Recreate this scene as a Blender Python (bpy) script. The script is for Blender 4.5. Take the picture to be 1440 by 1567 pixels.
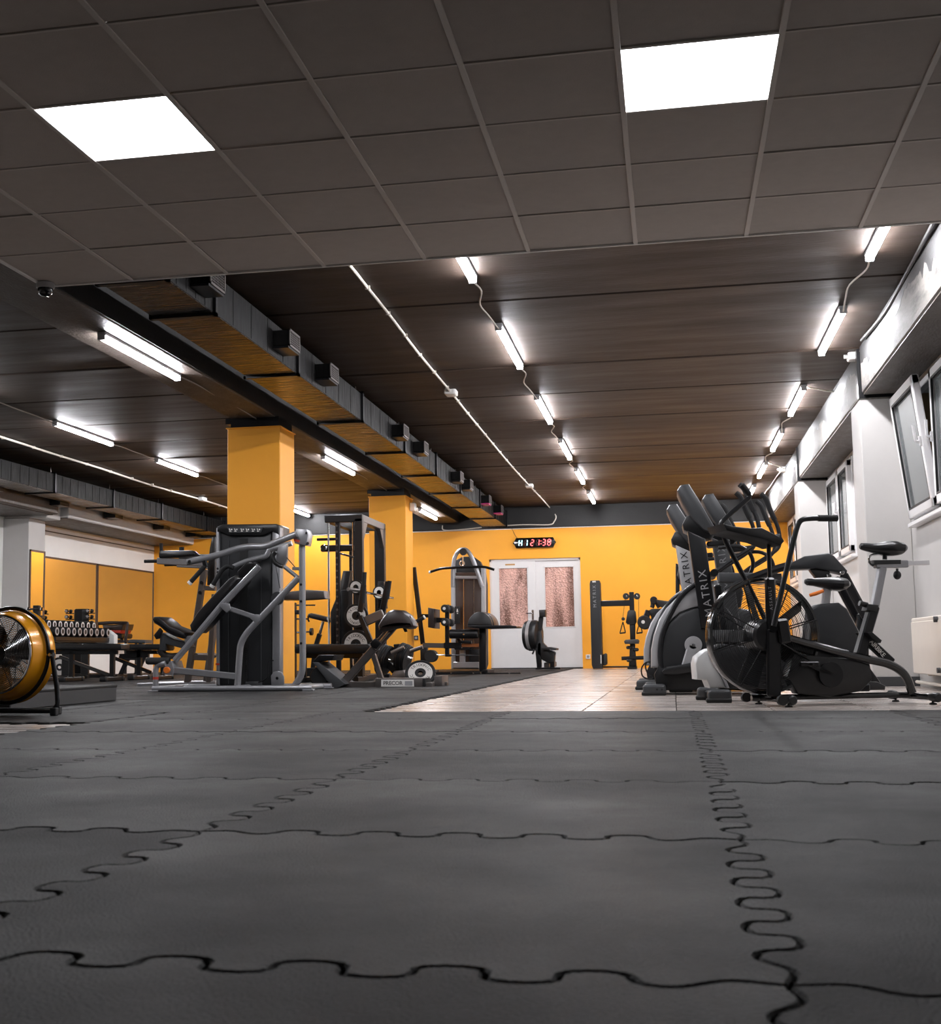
import bpy, math, random
from mathutils import Vector, Matrix

# ------------------------------------------------------------------ scene, camera, light
random.seed(7)
SC = bpy.context.scene
COL = SC.collection
for _o in list(bpy.data.objects):
    bpy.data.objects.remove(_o)
V = Vector
FPX, CX, CY = 1967.92, 635.41, 783.5          # focal length and principal point in photo pixels
YAW, PITCH, ROLL, CAMH = 0.195296, 0.107661, -0.012619, 0.34
_cy, _sy, _cp, _sp = math.cos(YAW), math.sin(YAW), math.cos(PITCH), math.sin(PITCH)
FWD = V((-_sy*_cp, _cy*_cp, _sp)); _r0 = V((_cy, _sy, 0)); _u0 = _r0.cross(FWD)
RGT = _r0*math.cos(ROLL) + _u0*math.sin(ROLL); UPV = RGT.cross(FWD)
CAMP = V((0, 0, CAMH))
cd = bpy.data.cameras.new('camera'); cam = bpy.data.objects.new('camera', cd); COL.objects.link(cam)
cam.matrix_world = Matrix.Translation(CAMP) @ Matrix((RGT, UPV, -FWD)).transposed().to_4x4()
cd.sensor_fit = 'HORIZONTAL'; cd.sensor_width = 36.0; cd.lens = FPX/1440*36.0
cd.shift_x = (720-CX)/1440; cd.shift_y = (CY-783.5)/1440
cd.clip_start = 0.02; cd.clip_end = 200
cd.dof.use_dof = True; cd.dof.focus_distance = 11.0; cd.dof.aperture_fstop = 11.0
SC.camera = cam
wd = bpy.data.worlds.new('night'); SC.world = wd; wd.use_nodes = True
wd.node_tree.nodes['Background'].inputs[0].default_value = (0.010, 0.014, 0.020, 1)
wd.node_tree.nodes['Background'].inputs[1].default_value = 1.0
SC.view_settings.view_transform = 'Standard'; SC.view_settings.look = 'None'
SC.view_settings.gamma = 1.0; SC.view_settings.use_curve_mapping = False
SC.view_settings.exposure = 0.93
TUBE_POWER, PANEL_POWER = 84.0, 9.0           # emission of the batten lights and of the ceiling panels

def at(u, v, X=None, Y=None, Z=None):
    d = FWD + RGT*((u-CX)/FPX) - UPV*((v-CY)/FPX)
    if X is not None: return CAMP + d*((X-CAMP.x)/d.x)
    if Y is not None: return CAMP + d*((Y-CAMP.y)/d.y)
    return CAMP + d*((Z-CAMP.z)/d.z)

# ------------------------------------------------------------------ materials
def lin(c):
    return tuple(((x/255)/12.92 if x/255 <= .04045 else ((x/255+.055)/1.055)**2.4) for x in c)
MATS = {}
def mk(name, rgb, rough=.5, metal=0.0, var=0.0, scale=6.0, bump=0.0, bscale=60.0, coat=0.0, emit=0.0, stretch=None, rvar=0.0, rnd=0.0, spec=.5, dirt=None):
    """procedural principled material; rgb in sRGB 0-255; var: noise value variation; rnd: per-object variation"""
    m = bpy.data.materials.new(name); m.use_nodes = True; MATS[name] = m
    nt = m.node_tree; N = nt.nodes; L = nt.links; b = N['Principled BSDF']
    c = lin(rgb); b.inputs['Base Color'].default_value = (*c, 1)
    b.inputs['Roughness'].default_value = rough; b.inputs['Metallic'].default_value = metal
    b.inputs['Specular IOR Level'].default_value = spec
    if coat: b.inputs['Coat Weight'].default_value = coat; b.inputs['Coat Roughness'].default_value = .12
    if emit:
        b.inputs['Emission Color'].default_value = (*c, 1); b.inputs['Emission Strength'].default_value = emit
    tc = N.new('ShaderNodeTexCoord'); src = tc.outputs['Object']
    if stretch:
        mp = N.new('ShaderNodeMapping'); mp.inputs['Scale'].default_value = stretch
        L.new(src, mp.inputs['Vector']); src = mp.outputs['Vector']
    if var or rvar or rnd:
        nz = N.new('ShaderNodeTexNoise'); nz.inputs['Scale'].default_value = scale
        nz.inputs['Detail'].default_value = 6; nz.inputs['Roughness'].default_value = .62
        if rnd:
            oi = N.new('ShaderNodeObjectInfo'); ad = N.new('ShaderNodeVectorMath'); ad.operation = 'ADD'
            mu = N.new('ShaderNodeMath'); mu.operation = 'MULTIPLY'; mu.inputs[1].default_value = 37.0
            L.new(oi.outputs['Random'], mu.inputs[0]); L.new(src, ad.inputs[0]); L.new(mu.outputs[0], ad.inputs[1])
            L.new(ad.outputs[0], nz.inputs['Vector'])
        else:
            L.new(src, nz.inputs['Vector'])
        mr = N.new('ShaderNodeMapRange'); mr.inputs[1].default_value = .3; mr.inputs[2].default_value = .7
        mr.inputs[3].default_value = 1-var; mr.inputs[4].default_value = 1+var
        L.new(nz.outputs['Fac'], mr.inputs[0]); val = mr.outputs[0]
        if rnd:
            mr2 = N.new('ShaderNodeMapRange'); mr2.inputs[3].default_value = 1-rnd; mr2.inputs[4].default_value = 1+rnd
            L.new(oi.outputs['Random'], mr2.inputs[0]); mm = N.new('ShaderNodeMath'); mm.operation = 'MULTIPLY'
            L.new(val, mm.inputs[0]); L.new(mr2.outputs[0], mm.inputs[1]); val = mm.outputs[0]
        hv = N.new('ShaderNodeHueSaturation'); hv.inputs['Color'].default_value = (*c, 1)
        L.new(val, hv.inputs['Value']); out = hv.outputs['Color']
        if dirt:
            n2 = N.new('ShaderNodeTexNoise'); n2.inputs['Scale'].default_value = dirt[1]; n2.inputs['Detail'].default_value = 9
            n2.inputs['Roughness'].default_value = .7
            L.new(src, n2.inputs['Vector']); r2 = N.new('ShaderNodeMapRange')
            r2.inputs[1].default_value = dirt[2]; r2.inputs[2].default_value = dirt[3]
            L.new(n2.outputs['Fac'], r2.inputs[0]); mx = N.new('ShaderNodeMix'); mx.data_type = 'RGBA'
            L.new(r2.outputs[0], mx.inputs['Factor']); L.new(out, mx.inputs['A'])
            mx.inputs['B'].default_value = (*lin(dirt[0]), 1); out = mx.outputs['Result']
        L.new(out, b.inputs['Base Color'])
        if rvar:
            mr3 = N.new('ShaderNodeMapRange'); mr3.inputs[1].default_value = .3; mr3.inputs[2].default_value = .7
            mr3.inputs[3].default_value = max(.02, rough-rvar); mr3.inputs[4].default_value = min(1, rough+rvar)
            L.new(nz.outputs['Fac'], mr3.inputs[0]); L.new(mr3.outputs[0], b.inputs['Roughness'])
    if bump:
        nb = N.new('ShaderNodeTexNoise'); nb.inputs['Scale'].default_value = bscale; nb.inputs['Detail'].default_value = 4
        L.new(src, nb.inputs['Vector']); bp = N.new('ShaderNodeBump'); bp.inputs['Strength'].default_value = bump
        bp.inputs['Distance'].default_value = .01
        L.new(nb.outputs['Fac'], bp.inputs['Height']); L.new(bp.outputs['Normal'], b.inputs['Normal'])
    return m

mk('yellow_paint', (251, 170, 44), .55, var=.05, scale=1.2, bump=.05, bscale=90)
mk('white_paint', (192, 189, 186), .6, var=.05, scale=1.5, bump=.08, bscale=70)
mk('bright_white_paint', (240, 238, 234), .5, var=.03, scale=1.5)
mk('sooty_paint', (118, 114, 109), .7, var=.15, scale=3, bump=.25, bscale=30, dirt=((40, 37, 35), 1.6, .48, .66), stretch=(1.5, .5, 2.2))
mk('black_paint', (34, 33, 33), .55, var=.25, scale=3, bump=.2, bscale=40)
mk('slab_paint', (52, 41, 34), .58, var=.16, scale=2.2, bump=.22, bscale=24, stretch=(.35, 2.2, 1), rvar=.12, rnd=.1, spec=.3, dirt=((26, 22, 20), 1.3, .66, .74))
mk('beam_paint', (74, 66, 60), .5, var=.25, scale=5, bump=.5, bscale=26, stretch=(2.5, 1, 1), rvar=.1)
mk('gap_black', (10, 10, 10), .8)
mk('ceiling_tile', (186, 176, 168), .75, var=.04, scale=14, bump=.15, bscale=160, rnd=.025)
mk('grid_white', (206, 198, 190), .5)
mk('edge_white', (225, 222, 218), .45)
mk('rubber', (26, 24, 23), .55, var=.24, scale=1.7, bump=.8, bscale=200, rvar=.09, rnd=.08, spec=.3, dirt=((46, 43, 41), 75, .58, .74))
mk('rubber_black', (24, 24, 24), .6, var=.1, scale=10)
mk('subfloor', (38, 37, 36), .7)
mk('wood_tile', (176, 166, 159), .26, var=.34, scale=2.6, stretch=(.5, 7, 1), rvar=.08, rnd=.13, bump=.03, bscale=20)
mk('galvanised', (60, 50, 42), .30, .9, var=.75, scale=4, stretch=(.6, 9, 1), rvar=.2, bump=.25, bscale=6)
mk('duct_black', (20, 19, 19), .5, 0.0, var=.5, scale=7, stretch=(6, 6, .6), rvar=.2, spec=.09)
mk('diffuser', (250, 250, 255), .4, emit=TUBE_POWER)
mk('panel_glow', (244, 248, 255), .4, emit=PANEL_POWER)
mk('lamp_body', (205, 205, 208), .4)
mk('cable_white', (220, 212, 200), .5)
mk('cable_grey', (150, 146, 140), .5)
mk('plastic_white', (228, 226, 222), .35, var=.02)
mk('pvc_white', (226, 224, 224), .3, var=.02)
mk('window_glass', (112, 116, 116), .06, 0, spec=.7, var=.05, scale=.8)
mk('mirror', (242, 242, 240), .02, 1.0)
mk('mirror_frame', (96, 84, 78), .35, .6)
mk('radiator_white', (238, 228, 216), .35, var=.02)
mk('brass', (196, 120, 70), .4, .5)
mk('dark_metal', (46, 46, 48), .38, .55, var=.1, scale=20)
mk('black_metal', (22, 22, 24), .34, .3, var=.12, scale=14)
mk('black_plastic', (26, 26, 27), .38, var=.1, scale=12)
mk('gloss_black', (16, 16, 17), .16, coat=.5)
mk('leather', (26, 25, 26), .30, var=.15, scale=9, bump=.12, bscale=150)
mk('leather_brown', (44, 34, 31), .32, var=.15, scale=9, bump=.12, bscale=150)
mk('foam', (18, 18, 19), .75, bump=.2, bscale=120)
mk('steel_grey', (152, 152, 155), .34, .55, var=.06, scale=12)
mk('steel_warm', (104, 98, 95), .38, .6, var=.08, scale=12)
mk('chrome', (214, 214, 216), .12, 1.0)
mk('cast_iron', (26, 26, 27), .42, .2, var=.15, scale=20, bump=.2, bscale=60)
mk('plate_white', (215, 212, 208), .45, var=.04)
mk('shroud', (38, 39, 41), .42, .1, var=.08, scale=4)
mk('shroud_grey', (70, 71, 73), .4, .2, var=.08, scale=4)
mk('shroud_brown', (58, 38, 27), .35, var=.2, scale=5, stretch=(9, 9, .5))
mk('silver_plastic', (178, 178, 180), .34, .25, var=.03)
mk('white_plastic', (206, 206, 205), .35, var=.03)
mk('label_white', (225, 222, 218), .5)
mk('label_black', (20, 20, 20), .5)
mk('label_grey', (150, 150, 152), .5)
mk('red_label', (190, 60, 40), .5)
mk('orange_plastic', (226, 120, 40), .4)
mk('red_plastic', (176, 50, 36), .4)
mk('fan_yellow', (240, 160, 22), .26, .1, coat=.4, var=.04)
mk('screen_black', (12, 12, 13), .12, coat=.3)
mk('led_white', (170, 245, 255), .4, emit=2.2)
mk('led_red', (255, 84, 84), .4, emit=2.4)
mk('led_off', (70, 40, 42), .4)
mk('door_white', (226, 222, 220), .42, var=.02)
mk('magenta_tape', (190, 50, 120), .5)
mk('wood_jamb', (196, 150, 96), .5, var=.2, scale=8)
mk('paper', (228, 224, 220), .6)
mk('box_black', (52, 51, 51), .6, var=.12, scale=4)
# mottled frosted glass of the door panes
_m = mk('frosted_glass', (214, 158, 140), .22, var=.05, scale=3, bump=0)
_nt = _m.node_tree; _b = _nt.nodes['Principled BSDF']
_tc = _nt.nodes.new('ShaderNodeTexCoord'); _vo = _nt.nodes.new('ShaderNodeTexVoronoi'); _vo.inputs['Scale'].default_value = 34
_nn = _nt.nodes.new('ShaderNodeTexNoise'); _nn.inputs['Scale'].default_value = 3.2; _nn.inputs['Detail'].default_value = 8
_bp = _nt.nodes.new('ShaderNodeBump'); _bp.inputs['Strength'].default_value = .6; _bp.inputs['Distance'].default_value = .02
_mp = _nt.nodes.new('ShaderNodeMapping'); _mp.inputs['Scale'].default_value = (1.6, 1, .35)
_nt.links.new(_tc.outputs['Object'], _vo.inputs['Vector']); _nt.links.new(_vo.outputs['Distance'], _bp.inputs['Height'])
_nt.links.new(_bp.outputs['Normal'], _b.inputs['Normal'])
_nt.links.new(_tc.outputs['Object'], _mp.inputs['Vector']); _nt.links.new(_mp.outputs['Vector'], _nn.inputs['Vector'])
_n3 = _nt.nodes.new('ShaderNodeTexNoise'); _n3.inputs['Scale'].default_value = 45; _n3.inputs['Detail'].default_value = 3
_nt.links.new(_tc.outputs['Object'], _n3.inputs['Vector'])
_a = _nt.nodes.new('ShaderNodeMath'); _a.operation = 'MULTIPLY_ADD'; _a.inputs[1].default_value = .55
_nt.links.new(_n3.outputs['Fac'], _a.inputs[0]); _nt.links.new(_nn.outputs['Fac'], _a.inputs[2])
_rm = _nt.nodes.new('ShaderNodeValToRGB')
_rm.color_ramp.elements[0].position = .66; _rm.color_ramp.elements[0].color = (*lin((226, 176, 160)), 1)
_rm.color_ramp.elements[1].position = .93; _rm.color_ramp.elements[1].color = (*lin((112, 76, 62)), 1)
_nt.links.new(_a.outputs[0], _rm.inputs[0]); _nt.links.new(_rm.outputs[0], _b.inputs['Base Color'])

# ------------------------------------------------------------------ mesh builder
def frame_of(d, up=None):
    d = d.normalized(); up = up or (V((0, 0, 1)) if abs(d.z) < .95 else V((0, 1, 0)))
    x = up.cross(d).normalized(); y = d.cross(x)
    return x, y, d

class MB:
    def __init__(s, M=None): s.v = []; s.f = []; s.M = M
    def add(s, vs, fs):
        o = len(s.v)
        s.v += [s.M @ V(p) if s.M else V(p) for p in vs]
        s.f += [tuple(i+o for i in f) for f in fs]; return s
    def box(s, a, b, bev=0.0):
        a, b = V(a), V(b); c = (a+b)/2; h = (b-a)/2
        return s.obox(c, V((abs(h.x), 0, 0)), V((0, abs(h.y), 0)), V((0, 0, abs(h.z))), bev)
    def obox(s, c, ax, ay, az, bev=0.0):
        c, ax, ay, az = V(c), V(ax), V(ay), V(az); L = [ax.length, ay.length, az.length]
        if bev <= 0 or bev >= min(L)*.98:
            vs = [c+ax*i+ay*j+az*k for i in (-1, 1) for j in (-1, 1) for k in (-1, 1)]
            fs = [(0, 1, 3, 2), (4, 6, 7, 5), (0, 4, 5, 1), (2, 3, 7, 6), (0, 2, 6, 4), (1, 5, 7, 3)]
            return s.add(vs, fs)
        A = [ax, ay, az]; q = [1-bev/l for l in L]; vs = []; idx = {}
        for i in (-1, 1):
            for j in (-1, 1):
                for k in (-1, 1):
                    sg = (i, j, k)
                    for m in range(3):
                        idx[(sg, m)] = len(vs)
                        vs.append(c+sum((A[n]*(sg[n]*(1 if n == m else q[n])) for n in range(3)), V((0, 0, 0))))
        fs = []
        for m in range(3):
            n, p = (m+1) % 3, (m+2) % 3
            for sgm in (-1, 1):
                loop = []
                for (sn, sp) in ((-1, -1), (1, -1), (1, 1), (-1, 1)):
                    t = [0, 0, 0]; t[m] = sgm; t[n] = sn; t[p] = sp; loop.append(idx[(tuple(t), m)])
                fs.append(tuple(loop if sgm > 0 else loop[::-1]))
        for m in range(3):                       # edge chamfers, along axis m
            n, p = (m+1) % 3, (m+2) % 3
            for sn in (-1, 1):
                for sp in (-1, 1):
                    t0 = [0]*3; t1 = [0]*3
                    t0[m] = -1; t1[m] = 1; t0[n] = t1[n] = sn; t0[p] = t1[p] = sp
                    t0, t1 = tuple(t0), tuple(t1)
                    fs.append((idx[(t0, n)], idx[(t1, n)], idx[(t1, p)], idx[(t0, p)]))
        for i in (-1, 1):
            for j in (-1, 1):
                for k in (-1, 1): fs.append(tuple(idx[((i, j, k), m)] for m in range(3)))
        return s.add(vs, fs)
    def bar(s, p0, p1, w, h, up=None, bev=0.0, ext=0.0):
        """rectangular bar: w across, h along 'up'"""
        p0, p1 = V(p0), V(p1); x, y, d = frame_of(p1-p0, V(up) if up else None)
        return s.obox((p0+p1)/2, x*(w/2), y*(h/2), d*((p1-p0).length/2+ext), bev)
    def rbox(s, c, h, r, n=3, R=None):
        """box with rounded edges and corners; h half sizes; R rotation matrix"""
        c = V(c); r = min(r, min(h)); inn = [x-r for x in h]; vs = []; fs = []; key = {}
        R = R or Matrix.Identity(3)
        def vert(p):
            q = V([max(-inn[i], min(inn[i], p[i])) for i in range(3)]); d = V(p)-q
            if d.length > 1e-9: d = d.normalized()*r
            t = q+d; k = tuple(round(x, 5) for x in t)
            if k not in key: key[k] = len(vs); vs.append(c+R @ t)
            return key[k]
        def coords(i):
            a = [-h[i]+r*(1-math.cos(math.pi/2*j/n))*1.0 for j in range(n+1)]
            a = [-h[i]+r*j/n for j in range(n+1)]
            b = [h[i]-r+r*j/n for j in range(n+1)]
            return a+[x for x in b if x > a[-1]+1e-7]
        for m in range(3):
            a, b2 = (m+1) % 3, (m+2) % 3; ca, cb = coords(a), coords(b2)
            for sg in (-1, 1):
                for i in range(len(ca)-1):
                    for j in range(len(cb)-1):
                        q = []
                        for (ii, jj) in ((i, j), (i+1, j), (i+1, j+1), (i, j+1)):
                            p = [0, 0, 0]; p[m] = sg*h[m]; p[a] = ca[ii]; p[b2] = cb[jj]; q.append(vert(p))
                        if sg < 0: q = q[::-1]
                        q2 = []
                        for x in q:
                            if x not in q2: q2.append(x)
                        if len(q2) > 2: fs.append(tuple(q2))
        return s.add(vs, fs)
    def tube(s, pts, r, n=10, caps=True, flat=1.0, up=None):
        pts = [V(p) for p in pts]; k = len(pts); rs = r if isinstance(r, (list, tuple)) else [r]*k
        T = []
        for i in range(k):
            a = pts[max(0, i-1)]; b = pts[min(k-1, i+1)]
            d0 = (pts[i]-a).normalized() if i > 0 else None; d1 = (b-pts[i]).normalized() if i < k-1 else None
            t = (d0 or d1)+(d1 or d0); T.append(t.normalized() if t.length > 1e-6 else (d1 or d0))
        x, y, _ = frame_of(T[0], V(up) if up else None); vs = []; fs = []
        for i in range(k):
            x = (x-T[i]*x.dot(T[i])); x = x.normalized() if x.length > 1e-6 else frame_of(T[i])[0]
            y = T[i].cross(x)
            sc = 1.0
            if 0 < i < k-1:
                c = max(.5, ((pts[i]-pts[i-1]).normalized()).dot(T[i])); sc = 1.0
            for j in range(n):
                a = 2*math.pi*j/n; vs.append(pts[i]+x*(math.cos(a)*rs[i]*sc)+y*(math.sin(a)*rs[i]*sc*flat))
        for i in range(k-1):
            for j in range(n):
                fs.append((i*n+j, i*n+(j+1) % n, (i+1)*n+(j+1) % n, (i+1)*n+j))
        if caps: fs.append(tuple(range(n))[::-1]); fs.append(tuple((k-1)*n+j for j in range(n)))
        return s.add(vs, fs)
    def cyl(s, p0, p1, r, n=16, r2=None): return s.tube([p0, p1], [r, r if r2 is None else r2], n)
    def lathe(s, c, axis, prof, n=24, cap=True, arc=None):
        """prof: list of (radius, offset along axis)"""
        c = V(c); x, y, d = frame_of(V(axis)); vs = []; fs = []; k = len(prof)
        for (r, h) in prof:
            for j in range(n):
                a = 2*math.pi*j/n; vs.append(c+d*h+x*(math.cos(a)*r)+y*(math.sin(a)*r))
        for i in range(k-1):
            for j in range(n): fs.append((i*n+j, i*n+(j+1) % n, (i+1)*n+(j+1) % n, (i+1)*n+j))
        if cap:
            if prof[0][0] > 1e-6: fs.append(tuple(range(n))[::-1])
            if prof[-1][0] > 1e-6: fs.append(tuple((k-1)*n+j for j in range(n)))
        return s.add(vs, fs)
    def ring(s, c, axis, R, r, n=32, m=8, a0=0, a1=2*math.pi, ref=None):
        c = V(c); x, y, d = frame_of(V(axis), V(ref) if ref else None)
        full = abs(a1-a0) > 6.28; k = n if full else n+1
        pts = [c+x*(math.cos(a0+(a1-a0)*i/n)*R)+y*(math.sin(a0+(a1-a0)*i/n)*R) for i in range(k)]
        if not full: return s.tube(pts, r, m)
        vs = []; fs = []
        for i in range(n):
            a = a0+(a1-a0)*i/n; rad = x*math.cos(a)+y*math.sin(a)
            for j in range(m):
                b = 2*math.pi*j/m; vs.append(c+rad*(R+r*math.cos(b))+d*(r*math.sin(b)))
        for i in range(n):
            for j in range(m):
                fs.append((i*m+j, ((i+1) % n)*m+j, ((i+1) % n)*m+(j+1) % m, i*m+(j+1) % m))
        return s.add(vs, fs)
    def ell(s, c, ax, ay, az, n=16, m=10):
        c, ax, ay, az = V(c), V(ax), V(ay), V(az); vs = [c-az]; fs = []
        for i in range(1, m):
            t = -math.pi/2+math.pi*i/m
            for j in range(n):
                a = 2*math.pi*j/n; vs.append(c+az*math.sin(t)+(ax*math.cos(a)+ay*math.sin(a))*math.cos(t))
        vs.append(c+az)
        for j in range(n): fs.append((0, 1+(j+1) % n, 1+j))
        for i in range(m-2):
            for j in range(n): fs.append((1+i*n+j, 1+i*n+(j+1) % n, 1+(i+1)*n+(j+1) % n, 1+(i+1)*n+j))
        e = len(vs)-1
        for j in range(n): fs.append((e, 1+(m-2)*n+j, 1+(m-2)*n+(j+1) % n))
        return s.add(vs, fs)
    def prism(s, poly, vec, bev=0.0):
        """planar polygon (3-D points) extruded by vec, edges chamfered by bev"""
        P = [V(p) for p in poly]; vec = V(vec); n = len(P); d = vec.normalized(); vs = []; fs = []
        nrm = V((0, 0, 0))
        for i in range(n): nrm += P[i].cross(P[(i+1) % n])
        if nrm.dot(vec) > 0: P = P[::-1]
        if bev <= 0: rings = [P, [p+vec for p in P]]
        else:
            nn = V((0, 0, 0))
            for i in range(n): nn += P[i].cross(P[(i+1) % n])
            nn.normalize(); ins = []
            for i in range(n):
                e0 = (P[i]-P[i-1]); e1 = (P[(i+1) % n]-P[i])
                n0 = nn.cross(e0).normalized(); n1 = nn.cross(e1).normalized(); q = (n0+n1)
                q = q.normalized() if q.length > 1e-6 else n0
                ins.append(P[i]+q*(bev/max(.55, q.dot(n0))))
            b = d*bev*.3; k = .3
            mid = [P[i]+(ins[i]-P[i])*.3 for i in range(n)]
            rings = [ins, [p+d*bev*.3 for p in mid], [p+d*bev for p in P], [p+vec-d*bev for p in P], [p+vec-d*bev*.3 for p in mid], [p+vec for p in ins]]
        for r in rings: vs += r
        k = len(rings)
        for i in range(k-1):
            for j in range(n): fs.append((i*n+(j+1) % n, i*n+j, (i+1)*n+j, (i+1)*n+(j+1) % n))
        fs.append(tuple(range(n))); fs.append(tuple((k-1)*n+j for j in range(n))[::-1])
        fs = [f[::-1] for f in fs]
        return s.add(vs, fs)
    def build(s, name, mat, parent=None, kind=None, sharp=32):
        org = parent.matrix_basis.translation.copy() if parent is not None else None
        par = parent
        off = V((0, 0, 0)); q = parent
        while q is not None: off += q.location; q = q.parent
        me = bpy.data.meshes.new(name)
        me.from_pydata([tuple(p-off) for p in s.v], [], s.f); me.validate(); me.update()
        me.polygons.foreach_set('use_smooth', [True]*len(me.polygons))
        try: me.set_sharp_from_angle(angle=math.radians(sharp))
        except Exception: pass
        me.materials.append(MATS[mat] if isinstance(mat, str) else mat)
        o = bpy.data.objects.new(name, me); COL.objects.link(o); o.parent = par
        if kind: o['kind'] = kind
        return o

def tag(o, label, cat, group=None):
    o['label'] = label; o['category'] = cat
    if group: o['group'] = group
    return o
def thing(name, label, cat, loc, group=None):
    o = bpy.data.objects.new(name, None); COL.objects.link(o); o.location = loc; o.empty_display_size = .1
    return tag(o, label, cat, group)
def struct(o): o['kind'] = 'structure'; return o
def root(name, loc):
    o = bpy.data.objects.new(name, None); COL.objects.link(o); o.location = loc; return struct(o)
def dup(o, parent=None):
    c = o.copy(); COL.objects.link(c); c.parent = parent
    for ch in [x for x in bpy.data.objects if x.parent == o]: dup(ch, c)
    return c
def dup_tree(o, kids, parent=None):
    c = o.copy(); COL.objects.link(c); c.parent = parent
    for ch in kids.get(o, ()): dup_tree(ch, kids, c)
    return c
def kids_of(o):
    d = {}
    for x in bpy.data.objects:
        if x.parent is not None: d.setdefault(x.parent, []).append(x)
    return d
def fillet(pts, rad, seg=5):
    pts = [V(p) for p in pts]; out = [pts[0]]
    for i in range(1, len(pts)-1):
        a, b, c = pts[i-1], pts[i], pts[i+1]; d0 = a-b; d1 = c-b; r = min(rad, d0.length*.48, d1.length*.48)
        p0 = b+d0.normalized()*r; p1 = b+d1.normalized()*r
        for k in range(seg+1):
            t = k/seg; out.append(p0*(1-t)**2+b*(2*t*(1-t))+p1*t*t)
    out.append(pts[-1]); return out
def smooth(pts, seg=5):
    pts = [V(p) for p in pts]; P = [pts[0]*2-pts[1]]+pts+[pts[-1]*2-pts[-2]]; out = []
    for i in range(1, len(P)-2):
        for k in range(seg):
            t = k/seg; a, b, c, d = P[i-1], P[i], P[i+1], P[i+2]
            out.append(.5*((2*b)+(c-a)*t+(2*a-5*b+4*c-d)*t*t+(3*b-a-3*c+d)*t**3))
    out.append(pts[-1]); return out
def S(u, v, Y): return at(u, v, Y=Y)
def SP(pts, Y): return [at(u, v, Y=Y) for (u, v) in pts]
def text_mesh(txt, name, mat, parent, origin, right, up, height, ext=.001, align='CENTER', spacing=1.0):
    """lettering as flat mesh; right/up are unit vectors of the face it sits on"""
    cu = bpy.data.curves.new(name, 'FONT'); cu.body = txt; cu.size = 1.0; cu.extrude = 0.0
    cu.align_x = align; cu.align_y = 'CENTER'; cu.space_character = spacing; cu.resolution_u = 2
    tmp = bpy.data.objects.new(name+'_tmp', cu); COL.objects.link(tmp)
    me = bpy.data.meshes.new_from_object(tmp); bpy.data.objects.remove(tmp); bpy.data.curves.remove(cu)
    r, u = V(right), V(up); n = r.cross(u); mb = MB(); k = height/.7
    vs = [V(origin)+r*(v.co.x*k)+u*(v.co.y*k)+n*ext for v in me.vertices]
    mb.add(vs, [tuple(p.vertices) for p in me.polygons]); bpy.data.meshes.remove(me)
    return mb.build(name, mat, parent)
# ------------------------------------------------------------------ the room
XL, XR, YB, YF = -9.84, 2.06, 23.5, -3.0        # left wall, right wall, back wall, wall behind the camera
ZC, ZD = 2.95, 2.587                            # concrete ceiling, suspended ceiling
ZT = -.012                                      # tiled floor, a mat's thickness below the mats

# floor: screed, wood-look tiles, rubber puzzle mats
floor = root('floor', (0, 0, 0))
MB().box((XL-.2, YF-.2, -.2), (XR+.2, YB+.2, ZT-.012)).build('screed', 'subfloor', floor)
tw = .53; tile_me = None
def tile_at(x0, y0, x1, y1):
    global tile_me
    g = .003
    full = abs(x1-x0-tw) < 1e-6 and abs(y1-y0-tw) < 1e-6
    if full and tile_me:
        o = tile_me.copy(); COL.objects.link(o); o.parent = floor; o.location = (x0+tw/2, y0+tw/2, 0); return
    if full:
        o = MB().box((-tw/2+g, -tw/2+g, ZT-.012), (tw/2-g, tw/2-g, ZT), .002).build('tile', 'wood_tile', floor)
        o.location = (x0+tw/2, y0+tw/2, 0); tile_me = o
    else:
        o = MB().box((x0+g, y0+g, ZT-.012), (x1-g, y1-g, ZT)).build('tile', 'wood_tile', floor)
y = 7.15
while y < YB-.01:
    x = -1.58-.53
    while x < XR-.01:
        tile_at(x, y, min(x+tw, XR), min(y+tw, YB)); x += tw
    y += tw
for j in range(6):
    for i in range(4): tile_at(-5.04+tw*i, 3.36+tw*j, -5.04+tw*(i+1), 3.36+tw*(j+1))
mb = MB()                                        # tiles beside the near mats, out of the photograph
for j in range(18):
    for i in range(13):
        x, y = -9.81+tw*i, -3.0+tw*j
        if not (x > -5.05 and y > 3.34): mb.box((x+.003, y+.003, ZT-.012), (x+tw-.003, y+tw-.003, ZT))
mb.build('tile_field', 'wood_tile', floor, 'stuff')

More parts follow.
